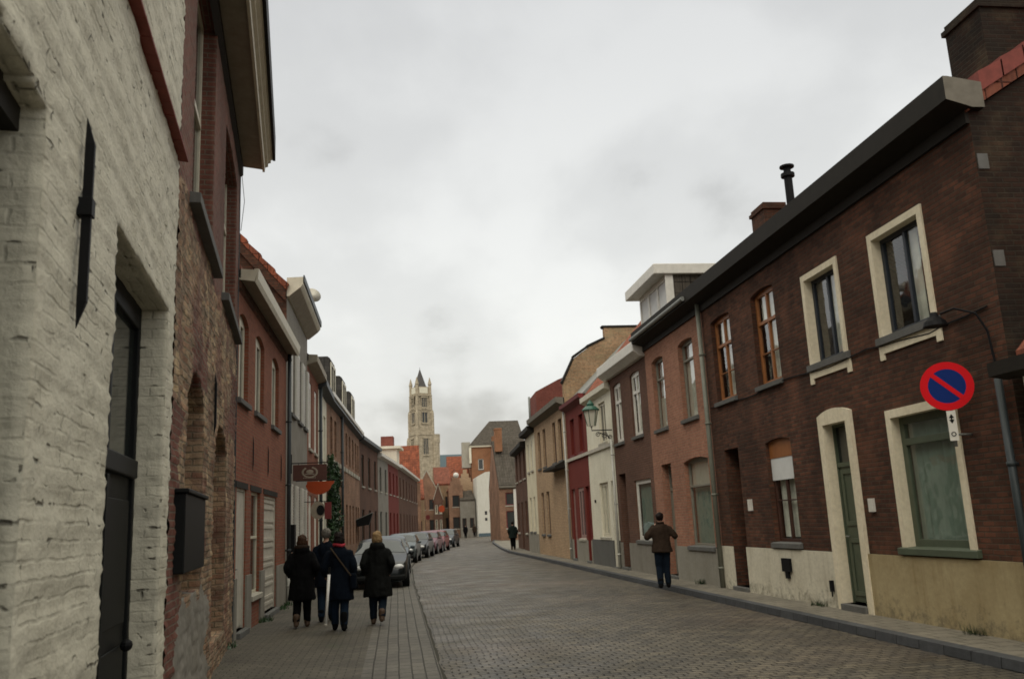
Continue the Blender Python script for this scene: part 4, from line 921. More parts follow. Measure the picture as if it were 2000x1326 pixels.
# ================================================================== FAR END OF THE STREET
def front_house(name, label, x0, x1, Y, z, wall, roofm, gable=True, peak=3.0, wins=((1.2, 2.8), (4.2, 5.8), ), n=2, frame='wood_dark', depth=9, glass='glass_far', stepped=False, door=None):
    k = House(name, label, (x0, Y), (x1, Y), z, wall, depth=depth); L = k.L
    for za, zb in wins:
        for i in range(n): cxx = L*(i+.5)/n; w = min(.5, L/n*.28); k.window(cxx-w, cxx+w, za, zb, frame=frame, mull=(), fw=.1, glass=glass, reveal=.1, local=True, sill='stone_light')
    m = MB()
    if gable:
        k.build_wall()
        prof = [(0, z), (L, z), (L/2, z+peak)]
        if stepped:
            prof = [(0, z)]; st = 4
            for i in range(st): f = i/st*.5; prof += [(L*f, z+peak*(i+1)/st), (L*(f+.5/st), z+peak*(i+1)/st)]
            prof += [(L-a, b) for a, b in reversed(prof[1:])] + [(L, z)]
            prof = [(0, z)] + prof[1:]
        m = MB(); i = len(m.v); m.v += [(a, 0, b) for a, b in prof] + [(a, .35, b) for a, b in prof]; nn = len(prof)
        m.f.append(tuple(range(nn))); m.f.append(tuple(nn+q for q in reversed(range(nn)))); m.m += [0, 0]
        for q in range(nn): m.f.append((q, (q+1) % nn, nn+(q+1) % nn, nn+q)); m.m.append(0)
        m.build('gable', wall, k.root)
        if not stepped: q = MB(); [q.profile([(a_, b_), (a_, b_)], 0, 0) for a_, b_ in ()]; q.v += [(-.1, -.06, z-.05), (L/2, -.06, z+peak-.0), (L+.1, -.06, z-.05), (L+.1, -.06, z+.15), (L/2, -.06, z+peak+.2), (-.1, -.06, z+.15)]; q.v += [(a_, .4, c_) for a_, b_, c_ in q.v[:6]]; q.f = [(0, 1, 4, 5), (1, 2, 3, 4), (5, 4, 10, 11), (4, 3, 9, 10)]; q.m = [0]*4; q.build('coping', 'stone_light', k.root)
        m = MB(); pk = z+peak-.25
        m.v += [(-.15, .36, z-.2), (L/2, .36, pk), (L+.15, .36, z-.2), (-.15, depth, z-.2), (L/2, depth, pk), (L+.15, depth, z-.2)]; m.f += [(0, 1, 4, 3), (1, 2, 5, 4), (0, 2, 1), (3, 4, 5)]; m.m = [0]*4; k.rf = m.build('roof', roofm, k.root)
    else:
        k.build_wall(ridge=z+peak); k.roof(roofm, over=.25)
    return k
front_house('gabled_house', 'sandy stone house with a pointed gable at the left of the street end', 3.2, 5.6, 126, 7.0, 'brick_far', 'tile_dull', wins=((1.0, 2.6), (4.0, 5.4)), n=2, peak=2.4)
front_house('gabled_house', 'brown house with an orange red roof slope facing down the street', 5.6, 8.0, 128, 7.4, 'brick_tanor', 'tile_dull', gable=False, peak=2.6, n=2)
front_house('gabled_house', 'narrow stepped gable house below the church nave roof', 7.4, 9.4, 125, 6.6, 'brick_far', 'tile_dull', stepped=True, peak=2.4, n=1)
front_house('gabled_house', 'house with a bright orange red roof beside the tall brick gable', 8.0, 11.2, 134, 7.8, 'brick_far', 'tile_red', gable=False, peak=4.2, n=2)
front_house('grey_house', 'low grey green plastered house at the street end', 8.9, 11.0, 124, 4.9, 'grey_pl', 'slate_brown', gable=False, peak=1.3, wins=((1.2, 2.6),), n=2)
front_house('brick_house', 'low tan house at the mouth of the bend behind the parked cars', 1.9, 3.6, 112, 5.0, 'brick_tan', 'tile_red', gable=False, peak=2.5, wins=((1.0, 2.4),), n=1)
front_house('brick_house', 'house with a broad orange tiled roof left of the church tower', -1.5, 3.0, 108, 7.0, 'brick_far', 'tile_red', gable=False, peak=4.4, depth=5, wins=(), n=1)
front_house('gabled_house', 'small dark timbered gable house squeezed between the two sandy gables', 5.3, 6.5, 124.5, 5.2, 'brick_brown', 'tile_dull', wins=((1.0, 2.6), (3.4, 4.6)), n=2, peak=2.2, frame='cream')
front_house('gabled_house', 'tan gable house just left of the low grey green house', 9.0, 11.2, 129, 7.2, 'brick_tan', 'slate_brown', wins=((5.4, 6.6),), n=2, peak=2.4, frame='white', stepped=True)
wg = House('white_gable_house', 'bright white gable wall closing the street on the right', (11.15, 122), (14.2, 122), 8.1, 'pale_pl', depth=6)
for a, b, z0, z1 in ((.95, 1.3, 2.9, 3.4), (.95, 1.3, 2.1, 2.5), (1.6, 1.95, 3.2, 3.6)): wg.window(a, b, z0, z1, frame='wood_dark', mull=(), fw=.05, glass='glass_far', local=True, sill=None)
wg.build_wall(); m = MB(); m.v += [(0, 0, 8.1), (3.05, 0, 8.1), (3.05, 0, 8.9), (1.2, 0, 8.7), (0, .3, 8.1), (3.05, .3, 8.1), (3.05, .3, 8.9), (1.2, .3, 8.7)]; m.f += [(0, 1, 2, 3), (7, 6, 5, 4), (3, 2, 6, 7), (0, 3, 7, 4)]; m.m = [0]*4; m.build('gable', 'pale_pl', wg.root)
m = MB(); m.box(-.1, 3.1, -.06, .4, 8.9, 9.0) if False else None
wg.part('base_course', 'copper', lambda m: m.box(0, wg.L, -.05, 0, 0, .45))
bg = House('tall_brick_house', 'tall orange brown brick house with a wide dark hipped roof', (11.3, 131), (19, 131), 13.2, 'brick_far2', depth=10)
bg.window(1.0, 1.8, 9.6, 11.2, frame='white', mull=(), fw=.1, glass='glass_far', local=True)
bg.build_wall()
m = MB(); m.v += [(-.3, -.3, 13.2), (8.2, -.3, 13.2), (8.2, 10.3, 13.2), (-.3, 10.3, 13.2), (3.4, 4.5, 17.3), (7.9, 4.5, 17.3)]; m.f += [(0, 1, 5, 4), (1, 2, 5), (2, 3, 4, 5), (3, 0, 4)]; m.m = [0]*4; bg.rf = m.build('roof', 'slate_brown', bg.root)
bg.part('cornice', 'cream', lambda m: m.box(-.25, 8.1, -.25, 0, 12.95, 13.19))
bg.chimney(3.6, -.5, .95, .9, 0, 14.4, 'brick_far2', parent=bg.root)
bg.part('side_chimney', 'stone_light', lambda m: m.box(-1.3, -.05, .5, 2.0, 10, 13.8))
bg.part('white_quoin', 'white_pl', lambda m: m.box(-.32, .0, -.28, 0, 10.6, 12.9))
sl = front_house('slate_house', 'house with a steep grey slate roof between the white gable and the brick row', 9.65, 14.0, 83, 5.0, 'brick_far', 'slate_brown', gable=False, peak=4.5, n=2, wins=((1.2, 2.8), (3.3, 4.5)), frame='burgundy')
sl.part('white_pilaster', 'white', lambda m: m.box(1.35, 1.6, -.14, -.005, .8, 4.8))
sl.chimney(.5, 3.2, .7, .8, 8.6, 10.9, 'brick_far2')
sl.gutter([(-.3, 4.95), (0, 4.85), (.0, 5.12), (-.3, 5.12)], 'gutter_end')

# ---- church tower and nave
def tower():
    t = thing('church_tower', 'pale stone gothic church tower with corner turrets and a slate spire', 'tower', (15.3, 505, 0), R(24))
    # local: square core rotated so that two faces show
    m = MB()
    st = [(0, 55, 5.5), (55, 70, 4.8), (70, 80.4, 4.2)]
    for z0, z1, w in st: m.box(-w, w, -w, w, z0, z1)
    core = m.build('core', 'tower', t)
    m = MB()
    for sx in (-1, 1):
        for sy in (-1, 1):
            for z0, z1, w, r in ((0, 50, 5.5, 1.1), (50, 65, 4.9, .95), (65, 74, 4.4, .8)):
                m.lathe((sx*w, sy*w, 0), [(r, z0), (r, z1), (r*.55, z1+1.8)], 6, ph=.5)
    m.build('buttress', 'tower', t)
    m = MB()
    for sx in (-1, 1):
        for sy in (-1, 1): m.lathe((sx*4.1, sy*4.1, 0), [(.95, 72), (.95, 81.6), (1.2, 81.8), (1.05, 82.6), (.1, 86.0)], 8)
    m.build('turret', 'tower', t)
    m = MB(); m.lathe((0, 0, 0), [(3.9, 80.4), (3.3, 81.6), (.12, 91.3)], 8, ph=.39); m.tube([(0, 0, 90.5), (0, 0, 92.3)], .12, 5); m.build('spire', 'tower_spire', t)
    for face in range(4):
        a = math.pi/2*face; ca, sa = math.cos(a), math.sin(a)
        def pl(x0, x1, d0, d1, z0, z1, m_):
            pts = [(x, -y) for x in (x0, x1) for y in (d0, d1)]
            P = [(px*ca - py*sa, px*sa + py*ca) for px, py in pts]
            i = len(m_.v); m_.v += [(P[k][0], P[k][1], z) for z in (z0, z1) for k in (0, 2, 3, 1)]
            for f in ((0, 3, 2, 1), (4, 5, 6, 7), (0, 1, 5, 4), (1, 2, 6, 5), (2, 3, 7, 6), (3, 0, 4, 7)): m_.f.append(tuple(i+q for q in f)); m_.m.append(0)
        for (z0, z1, w, n, hw) in ((68.5, 74.0, 4.8, 3, 1.6), (59.6, 65.5, 4.8, 2, 1.7), (41.5, 50.5, 5.5, 3, 1.6)):
            m = MB(); pl(-hw-.25, hw+.25, w, w+.06, z0, z1, m); wd = m.build('window', 'glass_far', t)
            m = MB()
            for q in range(n+1): x = -hw+2*hw*q/n; pl(x-.14, x+.14, w+.061, w+.3, z0, z1, m)
            pl(-hw-.5, hw+.5, w+.01, w+.6, z0-.9, z0-.001, m); pl(-hw-.5, hw+.5, w+.01, w+.5, z1+.001, z1+.7, m)
            m.build('mullion', 'tower', wd)
        m = MB(); pl(-2.6, 2.6, 4.21, 4.4, 76.6, 80.0, m); o = m.build('parapet', 'white_pl', t)
        for z in (52.5, 66.8, 75.0): m = MB(); w_ = 5.4 if z < 55 else 4.7; pl(-w_, w_, 4.1, w_+.45, z, z+.7, m); m.build('cornice', 'tower', t)
    m = MB(); m.lathe((6.9, -4.4, 0), [(2.0, 0), (2.3, 48), (2.6, 48.2), (2.6, 53), (2.2, 53)], 8); m.build('stair_turret', 'tower', t)
    n = thing('church_nave', 'long blue grey church roof seen over the street end', 'church', (27, 530, 0), 0)
    m = MB(); m.box(0, 60, 0, 20, 0, 34); m.build('wall', 'tower', n)
    m = MB(); m.profile([(-1, 33), (10, 44), (21, 33)], -.5, 60); m.build('roof', 'copper', n)
tower()

# ================================================================== STREET OBJECTS
# no parking sign fixed to the wall
sg = thing('no_parking_sign', 'round red and blue no parking sign with a small white arrow plate below', 'traffic sign', (6.86, 10.03, 3.16), R(-34))
m = MB(); n = 40
def disc(m, r0, r1, y, n=48, mi=0):
    m.mi = mi
    for k in range(n):
        a, b = 2*math.pi*k/n, 2*math.pi*(k+1)/n
        if r0 == 0: m.quad((0, y, 0), (r1*math.cos(a), y, r1*math.sin(a)), (r1*math.cos(b), y, r1*math.sin(b)))
        else: m.quad((r0*math.cos(a), y, r0*math.sin(a)), (r1*math.cos(a), y, r1*math.sin(a)), (r1*math.cos(b), y, r1*math.sin(b)), (r0*math.cos(b), y, r0*math.sin(b)))
disc(m, .0, .215, -.004, mi=1); disc(m, .215, .305, -.005, mi=0)
m.mi = 0; w = .028
i = math.cos(R(45))
m.quad((-.16-w*.7, -.007, .16-w*.7), (.16-w*.7, -.007, -.16-w*.7), (.16+w*.7, -.007, -.16+w*.7), (-.16+w*.7, -.007, .16+w*.7))
m.build('face', ['signred', 'signblue'], sg)
m = MB(); m.lathe((0, 0, 0), [(.305, -.012), (.305, .0)], 48); o = m.build('backplate', 'gutter_grey', sg); o.rotation_euler = (R(90), 0, 0); o.location = (0, .010, 0)
m = MB(); m.box(-.05, .05, -.005, .005, -.68, -.31); o = m.build('arrow_plate', 'white', sg)
m = MB(); m.box(-.008, .008, -.008, -.0055, -.46, -.36); m.quad((-.03, -.008, -.40), (.03, -.008, -.40), (0, -.008, -.35)); m.quad((-.03, -.008, -.42), (0, -.008, -.47), (.03, -.008, -.42))
m.build('arrow', 'black', sg); m = MB()
for k in range(10):
    a, b = 2*math.pi*k/10, 2*math.pi*(k+1)/10; m.quad(*[(r*math.cos(t), -.008, -.60+r*math.sin(t)) for r, t in ((.03, a), (.03, b), (.018, b), (.018, a))])
m.build('symbol', 'black', sg)
m = MB(); m.tube([(0, .04, -.75), (0, .04, .26)], .025, 10); m.tube([(0, .04, -.1), (.2, .30, -.1)], .014); m.tube([(0, .04, -.6), (.2, .30, -.6)], .014); m.build('bracket', 'gutter_grey', sg, smooth=True)

# wrought iron bracket lantern on the white house
ln = thing('street_lantern', 'green capped street lantern on a scrolled iron bracket', 'street lamp', (6.5, 28.45, 4.72), 0)
m = MB(); m.lathe((0, 0, 0), [(.13, .02), (.14, .06), (.24, .52), (.25, .54)], 6); m.build('lantern_body', 'lantern_glass', ln)
m = MB(); m.lathe((0, 0, 0), [(.30, .54), (.30, .57), (.18, .68), (.12, .70), (.13, .76), (.06, .84), (.02, .90)], 12)
for k in range(6):
    a = 2*math.pi*k/6; m.tube([(.14*math.cos(a), .14*math.sin(a), .03), (.25*math.cos(a), .25*math.sin(a), .55)], .012, 5)
m.build('cap', 'green_lamp', ln)
m = MB(); m.tube([(.68, 0, -.12), (0, 0, -.12), (0, 0, .03)], .02, 6); m.tube([(.68, 0, -.5), (.5, 0, -.3), (.2, 0, -.18)], .016, 6)
for cx_, cz_, r_0 in ((.2, -.26, .09), (.42, -.3, .11), (.6, -.36, .08)):
    m.tube([(cx_+r_0*(1-k/22)*math.cos(k*.6), 0, cz_+r_0*(1-k/22)*math.sin(k*.6)) for k in range(18)], .012, 5)
m.tube([(0, -.14, .0), (0, .14, .0)], .012, 5); m.build('bracket', 'iron', ln)

# hanging shop signs on the left
def hang(name, label, loc, cat='shop sign'): return thing(name, label, cat, loc, 0)
hs = hang('hanging_sign', 'brown hanging board with a pale oval wreath emblem', (-2.75, 24.0, 3.08))
m = MB(); m.box(.06, .94, -.02, .02, 0, .42); bd = m.build('board', 'signwood', hs, bevel=.006)
m = MB(); m.box(.0, .96, -.012, .012, .45, .475); m.box(.0, .03, -.03, .03, .2, .7); [m.tube([(x, 0, .42), (x, 0, .45)], .008, 5) for x in (.2, .8)]; m.build('bracket', 'iron', hs)
m = MB()
for k in range(22):
    a = 2*math.pi*k/22
    if 1.15 < a < 2.0: continue
    m.ball((.5+.185*math.cos(a), -.022, .215+.13*math.sin(a)), (.032, .006, .022), 6, 4)
m.ball((.5, -.022, .23), (.10, .006, .055), 8, 4); m.box(.38, .62, -.026, -.0205, .155, .18)
for k in range(9): m.box(.33+k*.038, .35+k*.038, -.026, -.0205, .055, .08)
m.build('emblem', 'ivory', bd)
os_ = hang('orange_sign', 'orange half round shop sign hanging under the brown board', (-2.75, 25.2, 2.75))
m = MB(); prof = [(.18, .36), (.18, .30)] + [(.5+.36*math.cos(a)*1.0, .30+.30*math.sin(a)) for a in np.linspace(math.pi*1.05, math.pi*1.95, 12)] + [(.92, .30), (.92, .36)]
i = len(m.v); nn = len(prof); m.v += [(a+.13, -.03, b) for a, b in prof] + [(a+.13, .03, b) for a, b in prof]; m.f += [tuple(range(nn)), tuple(nn+q for q in reversed(range(nn)))]; m.m += [0, 0]
for q in range(nn): m.f.append((q, (q+1) % nn, nn+(q+1) % nn, nn+q)); m.m.append(0)
m.build('panel', 'orange', os_); m = MB(); m.box(0, 1.05, -.012, .012, .38, .40); m.build('bracket', 'iron', os_)
rs_ = hang('round_sign', 'small red shop sign with a black round emblem on white', (-2.75, 27.4, 2.1))
m = MB(); m.box(.62, .82, -.02, .02, 0, .5); m.build('board', 'burgundy', rs_)
m = MB(); m.lathe((0, 0, 0), [(.22, -.015), (.22, .015)], 20, sy=1.2); o = m.build('disc', 'ivory', rs_); o.rotation_euler = (R(90), 0, 0); o.location = (.42, 0, .27)
m = MB(); m.lathe((0, 0, 0), [(.12, -.01), (.12, .008)], 16, sy=1.3); o = m.build('emblem', 'black', rs_); o.rotation_euler = (R(90), 0, 0); o.location = (.5, -.02, .27)
m = MB(); m.box(0, .85, -.01, .01, .52, .54); m.build('bracket', 'iron', rs_)
# black awning
aw = thing('awning', 'small black canvas awning over a doorway past the ivy', 'awning', (-2.25, 50.6, 2.0), 0)
m = MB(); m.v += [(0, 0, .25), (0, 1.3, .25), (.95, 0, .62), (.95, 1.3, .62), (.1, 0, -.1), (.1, 1.3, -.1), (.75, 0, -.02), (.75, 1.3, -.02)]; m.f += [(0, 2, 3, 1), (0, 4, 6, 2), (1, 3, 7, 5), (2, 6, 7, 3), (4, 5, 7, 6), (0, 1, 5, 4)]; m.m = [0]*6; m.build('canvas', 'black', aw)
m = MB(); m.tube([(0, 0, .27), (.95, 0, .64), (.95, 1.3, .64)], .02, 6); m.build('rod', 'gutter_grey', aw)
# far street signs
for nm, lab, x, y, z, r_0, mt in (('round_sign', 'round orange red shop sign hanging at the street end', 6.0, 118, 3.9, .42, 'orange'), ('round_sign', 'small dull red sign low on the far left facades', 4.2, 119, 2.9, .3, 'burgundy')):
    t = thing(nm, lab, 'sign', (x, y, z), 0); m = MB(); m.lathe((0, 0, 0), [(r_0, -.04), (r_0, .04)], 16, sy=1.1); o = m.build('disc', mt, t); o.rotation_euler = (R(90), 0, 0)
    m = MB(); m.box(-.03, .03, .05, 8, -.03, .03); m.build('bracket', 'iron', t)
t = thing('globe_lamp', 'small white globe lamp hung high among the far roofs', 'lamp', (7.9, 116, 8.1), 0); m = MB(); m.ball((0, 0, 0), .36, 14, 10); m.build('globe', 'white', t, smooth=True); m = MB(); m.tube([(0, 0, .3), (0, 3, .9), (0, 9, .9)], .03, 5); m.build('bracket', 'iron', t)

# ivy on the narrow stretch of wall
def ivy_build():
    o_ = MB(); rs = np.random.RandomState(4)
    for k in range(5200):
        y = 36.1+rs.rand()*4.2; z = rs.rand()**.8*4.9; edge = 4.6+.5*mnoise.noise(Vector((y*1.5, 3, 0)))-.12*(y-36)
        if z > edge or (y > 39.3+.7*mnoise.noise(Vector((z*1.3, 9, 0)))): continue
        th = .14+.2*(mnoise.noise(Vector((y*1.6, z*1.6, 2)))+.5)
        x = -2.72+(y-36.4)*.04+rs.rand()*th; s_ = .05+rs.rand()*.06; u = Vector(rs.randn(3)).normalized(); v = u.cross(Vector(rs.randn(3))).normalized(); c_ = Vector((x+.02, y, z))
        o_.quad(c_-u*s_, c_-v*s_*.6, c_+u*s_, c_+v*s_*.6)
    iv = o_.build('ivy', 'ivy'); tag(iv, 'dark green ivy climbing the brick wall beside the narrow white house', 'ivy')
ivy_build()
# tufts of weeds at wall feet
def weeds(label, pts):
    m = MB(); rs = np.random.RandomState(len(pts)+3)
    for (x, y, z, n_, sp) in pts:
        for k in range(n_):
            a = rs.rand()*6.28; r_0 = rs.rand()*sp; b = Vector((x+math.cos(a)*r_0*.5, y+math.sin(a)*r_0, z)); tip = b+Vector((rs.randn()*.05, rs.randn()*.05, .04+rs.rand()*.1)); w_ = Vector((.012, .012, 0)); m.quad(b-w_, b+w_, tip)
    tag(m.build('weeds', 'ivy'), label, 'weeds', kind='stuff')
weeds('green weeds at the foot of the left facades', [(-2.68, y, .02, 60, .35) for y in (21.6, 22.6, 18.9, 14.8, 13.2)])
weeds('dark weeds at the foot of the cream plinth', [(7.1, y, .12, 50, .25) for y in (10.55, 14.7, 20.6)])

# ================================================================== PARKED CARS
def carprof(P, xs):
    return np.interp(xs, [p[0] for p in P], [p[1] for p in P])
def smooth(a, k=2):
    for _ in range(k): a[1:-1] = (a[:-2]+2*a[1:-1]+a[2:])/4
    return a
def car_surface(nu=64, nv=29):
    L_ = 4.0; ux = np.linspace(0, L_, nu)
    top = smooth(carprof([(0, .55), (.05, .66), (.2, .76), (.95, .95), (1.1, 1.0), (1.75, 1.36), (2.1, 1.44), (3.1, 1.42), (3.6, 1.24), (3.85, .98), (3.95, .8), (4, .55)], ux))
    w = smooth(carprof([(0, .58), (.08, .72), (.3, .80), (.8, .84), (3.3, .85), (3.8, .80), (4, .66)], ux))
    belt = np.minimum(smooth(carprof([(0, .5), (.2, .70), (1, .88), (3.6, .98), (3.9, .8), (4, .5)], ux)), top-.02)
    bot = carprof([(0, .28), (.1, .2), (3.9, .22), (4, .3)], ux)
    S = np.zeros((nu, nv, 3))
    for i in range(nu):
        gh = (top[i]-belt[i]); f = min(1, gh/.35); wr = w[i]*(1-.22*f)
        ctrl = np.array([(0, bot[i]), (w[i]*.85, bot[i]), (w[i]*.97, bot[i]+.08), (w[i]*1.0, (bot[i]+belt[i])/2), (w[i]*.975, belt[i]), (w[i]*.95, belt[i]+.02*f), (wr*1.0, belt[i]+gh*.80), (wr*.90, top[i]-.035*min(1, gh*9)), (wr*.5, top[i]-.005), (0, top[i])])
        t = np.array([0, .10, .16, .32, .48, .50, .72, .80, .90, 1.0])
        vv = np.linspace(0, 1, nv); S[i, :, 0] = np.interp(vv, t, ctrl[:, 0]); S[i, :, 1] = ux[i]; S[i, :, 2] = np.interp(vv, t, ctrl[:, 1])
    return S
CARS = car_surface()
def car_paint(name, c): 
    s = NT(name); s.b.inputs['Coat Weight'].default_value = .06; s.b.inputs['Coat Roughness'].default_value = .05
    return s.fin(c, .3, None, .4, 0)
CG = paint('car glass', (.02, .03, .034), .08, .1, .35)
TY = paint('tyre rubber', (.012, .012, .012), .85); RIM = paint('wheel alloy', (.28, .28, .29), .35, .2, .5, .6); HL = paint('headlight lens', (.62, .63, .62), .12, .1, .8)
CHR = paint('chrome trim', (.5, .5, .5), .2, .1, .5, .8); PLT = paint('number plate', (.62, .58, .48), .5, .1); PLTX = paint('plate characters', (.35, .02, .02), .5, .1)
def make_car(label, col, loc, rz):
    t = thing('parked_car', label, 'car', loc, rz, 'cars parked along the left kerb'); S = CARS; nu, nv = S.shape[:2]
    pm = car_paint('car paint', col); m = MB()
    idx = lambda i, j: i*nv+j
    for sgn in (1, -1):
        base = len(m.v); m.v += [(sgn*S[i, j, 0], S[i, j, 1], S[i, j, 2]) for i in range(nu) for j in range(nv)]
        for i in range(nu-1):
            for j in range(nv-1):
                q = [base+idx(i, j), base+idx(i+1, j), base+idx(i+1, j+1), base+idx(i, j+1)]; m.f.append(tuple(q if sgn > 0 else q[::-1])); m.m.append(0)
        for i in (0, nu-1): m.f.append(tuple(base+idx(i, j) for j in range(nv))); m.m.append(0)
    b = m.build('body', pm, t, smooth=True, merge=True)
    def patch(name, mat, u0, u1, v0, v1, off=.008, both=True, parent=t, sg=1):
        m = MB(); i0, i1 = int(u0/4*(nu-1)), int(math.ceil(u1/4*(nu-1))); j0, j1 = int(v0*(nv-1)), int(math.ceil(v1*(nv-1)))
        for sgn in ((1, -1) if both else (sg,)):
            for i in range(i0, i1):
                for j in range(j0, j1):
                    P = []
                    for (a, b_) in ((i, j), (i+1, j), (i+1, j+1), (i, j+1)):
                        p_ = Vector(S[a, b_]); du = Vector(S[min(a+1, nu-1), b_]-S[max(a-1, 0), b_]); dv = Vector(S[a, min(b_+1, nv-1)]-S[a, max(b_-1, 0)]); nn_ = du.cross(dv)
                        nn_ = nn_.normalized() if nn_.length > 1e-9 else Vector((0, 0, 1))
                        if nn_.dot(Vector((S[a, b_][0], 0, S[a, b_][2]-.7))) < 0: nn_ = -nn_
                        p_ = p_+nn_*off; P.append((sgn*p_.x, p_.y, p_.z))
                    m.quad(*P)
        return m.build(name, mat, parent, smooth=True, merge=True)
    patch('windscreen', CG, 1.16, 1.68, .74, 1.0); patch('rear_window', CG, 3.35, 3.75, .74, 1.0)
    [patch('side_window', CG, a_, b_, .52, .70, both=False, sg=g_) for a_, b_ in ((1.35, 2.2), (2.3, 3.3)) for g_ in (1, -1)]
    patch('grille', M['black'], .0, .07, .20, .40, .012); 
    for sx in (-1, 1):
        m = MB(); m.ball((sx*.56, .10, .62), (.15, .10, .075), 12, 8); m.build('headlight', HL, t, smooth=True)
        m = MB(); m.ball((sx*.62, 3.92, .78), (.09, .06, .14), 10, 6); m.build('tail_light', 'signred', t, smooth=True)
        m = MB(); m.ball((sx*.95, 1.25, .98), (.09, .05, .065), 10, 6); m.tube([(sx*.82, 1.27, .94), (sx*.93, 1.25, .95)], .02, 6); m.build('mirror', pm, t, smooth=True)
        for y in (.78, 3.2):
            m = MB(); c = (sx*.78, y, .30); pts = [(c[0]-sx*.10, y, .30), (c[0]+sx*.085, y, .30)]
            m.tube(pts, .30, 24); w = m.build('wheel', TY, t)
            m = MB(); m.tube([(c[0]+sx*.08, y, .30), (c[0]+sx*.092, y, .30)], .19, 20); m.build('rim', RIM, w)
            m = MB(); m.tube([(c[0]-sx*.12, y, .31), (c[0]+sx*.078, y, .31)], .36, 24); m.build('wheel_arch', 'black', t)
    m = MB(); m.box(-.26, .26, -.035, -.015, .40, .51); pl = m.build('number_plate', PLT, t)
    m = MB(); [m.box(-.2+k*.068, -.165+k*.068, -.038, -.0355, .425, .485) for k in range(6)]; m.build('characters', PLTX, pl)
    m = MB(); m.box(-.34, .34, -.02, .02, .60, .63); m.build('trim', CHR, t)
    m = MB(); m.box(-.74, .74, -.03, .25, .24, .40); m.build('bumper', 'black', t, bevel=.05)
    return t
car_specs = [('dark hatchback parked nearest, its headlights facing the camera', (.008, .012, .014), (-.50, 26.6, .01), 0),
             ('blue grey car parked directly behind the nearest dark hatchback', (.045, .065, .08), (-.36, 34.0, .01), R(-1)),
             ('silver blue car third in the parked row', (.085, .11, .12), (.08, 44.5, .01), R(-6)),
             ('dark grey car fourth in the parked row, before the mauve one', (.02, .025, .03), (.85, 50.8, .01), R(-9)),
             ('mauve red car in the middle of the parked row', (.12, .022, .04), (1.62, 56.5, .01), R(-10)),
             ('bright red car just behind the mauve one', (.16, .012, .015), (2.35, 62.0, .01), R(-11)),
             ('charcoal car at the far end of the parked row', (.02, .025, .03), (3.65, 71.5, .01), R(-12))]
for s in car_specs: make_car(*s)

# ================================================================== PEOPLE
def remeshed(m, name, mat, parent, voxel=.012, smooth_it=3, fold=0.0):
    me = bpy.data.meshes.new('tmp'); me.from_pydata(m.v, [], m.f); me.update()
    bm = bmesh.new(); bm.from_mesh(me); bmesh.ops.recalc_face_normals(bm, faces=bm.faces); bm.to_mesh(me); bm.free()
    o = bpy.data.objects.new('tmp', me); COL.objects.link(o)
    r = o.modifiers.new('r', 'REMESH'); r.mode = 'VOXEL'; r.voxel_size = voxel; r.adaptivity = 0
    sm = o.modifiers.new('s', 'SMOOTH'); sm.iterations = smooth_it; sm.factor = .5
    dg = bpy.context.evaluated_depsgraph_get(); dg.update(); nm = bpy.data.meshes.new_from_object(o.evaluated_get(dg))
    bpy.data.objects.remove(o); bpy.data.meshes.remove(me)
    if fold:
        sd_ = random.random()*50
        for v in nm.vertices:
            c_ = v.co; v.co += v.normal*fold*(mnoise.noise(Vector((c_.x*11, c_.y*11, c_.z*3.2+sd_)))+.5*mnoise.noise(Vector((c_.x*22, c_.y*22, c_.z*13+sd_))))
    nm.name = name; nm.materials.clear(); nm.materials.append(M[mat] if isinstance(mat, str) else mat)
    nm.polygons.foreach_set('use_smooth', [True]*len(nm.polygons)); q = bpy.data.objects.new(name, nm); COL.objects.link(q); q.parent = parent; return q
def cap(m, a, ra, b, rb, seg=12):
    a, b = Vector(a), Vector(b); d = (b-a); n = 4
    pts = [a - d.normalized()*ra*.75, a - d.normalized()*ra*.35] + [a+d*k/n for k in range(n+1)] + [b + d.normalized()*rb*.35, b+d.normalized()*rb*.75]
    rad = [ra*.55, ra*.9] + [ra+(rb-ra)*k/n for k in range(n+1)] + [rb*.9, rb*.55]
    m.tube(pts, rad, seg)
def rings(m, rr_, seg=20):    # rr_: (cx, cy, z, rx, ry)
    i0 = len(m.v)
    for cx, cy, z, rx, ry in rr_:
        for q in range(seg): a = 2*math.pi*q/seg; m.v.append((cx+rx*math.cos(a), cy+ry*math.sin(a), z))
    for k in range(len(rr_)-1):
        for q in range(seg): a = i0+k*seg+q; b = i0+k*seg+(q+1) % seg; m.f.append((a, b, b+seg, a+seg)); m.m.append(0)
    m.f.append(tuple(i0+q for q in reversed(range(seg)))); m.f.append(tuple(i0+(len(rr_)-1)*seg+q for q in range(seg))); m.m += [0, 0]
SKIN = paint('skin', (.42, .24, .17), .55, .15)
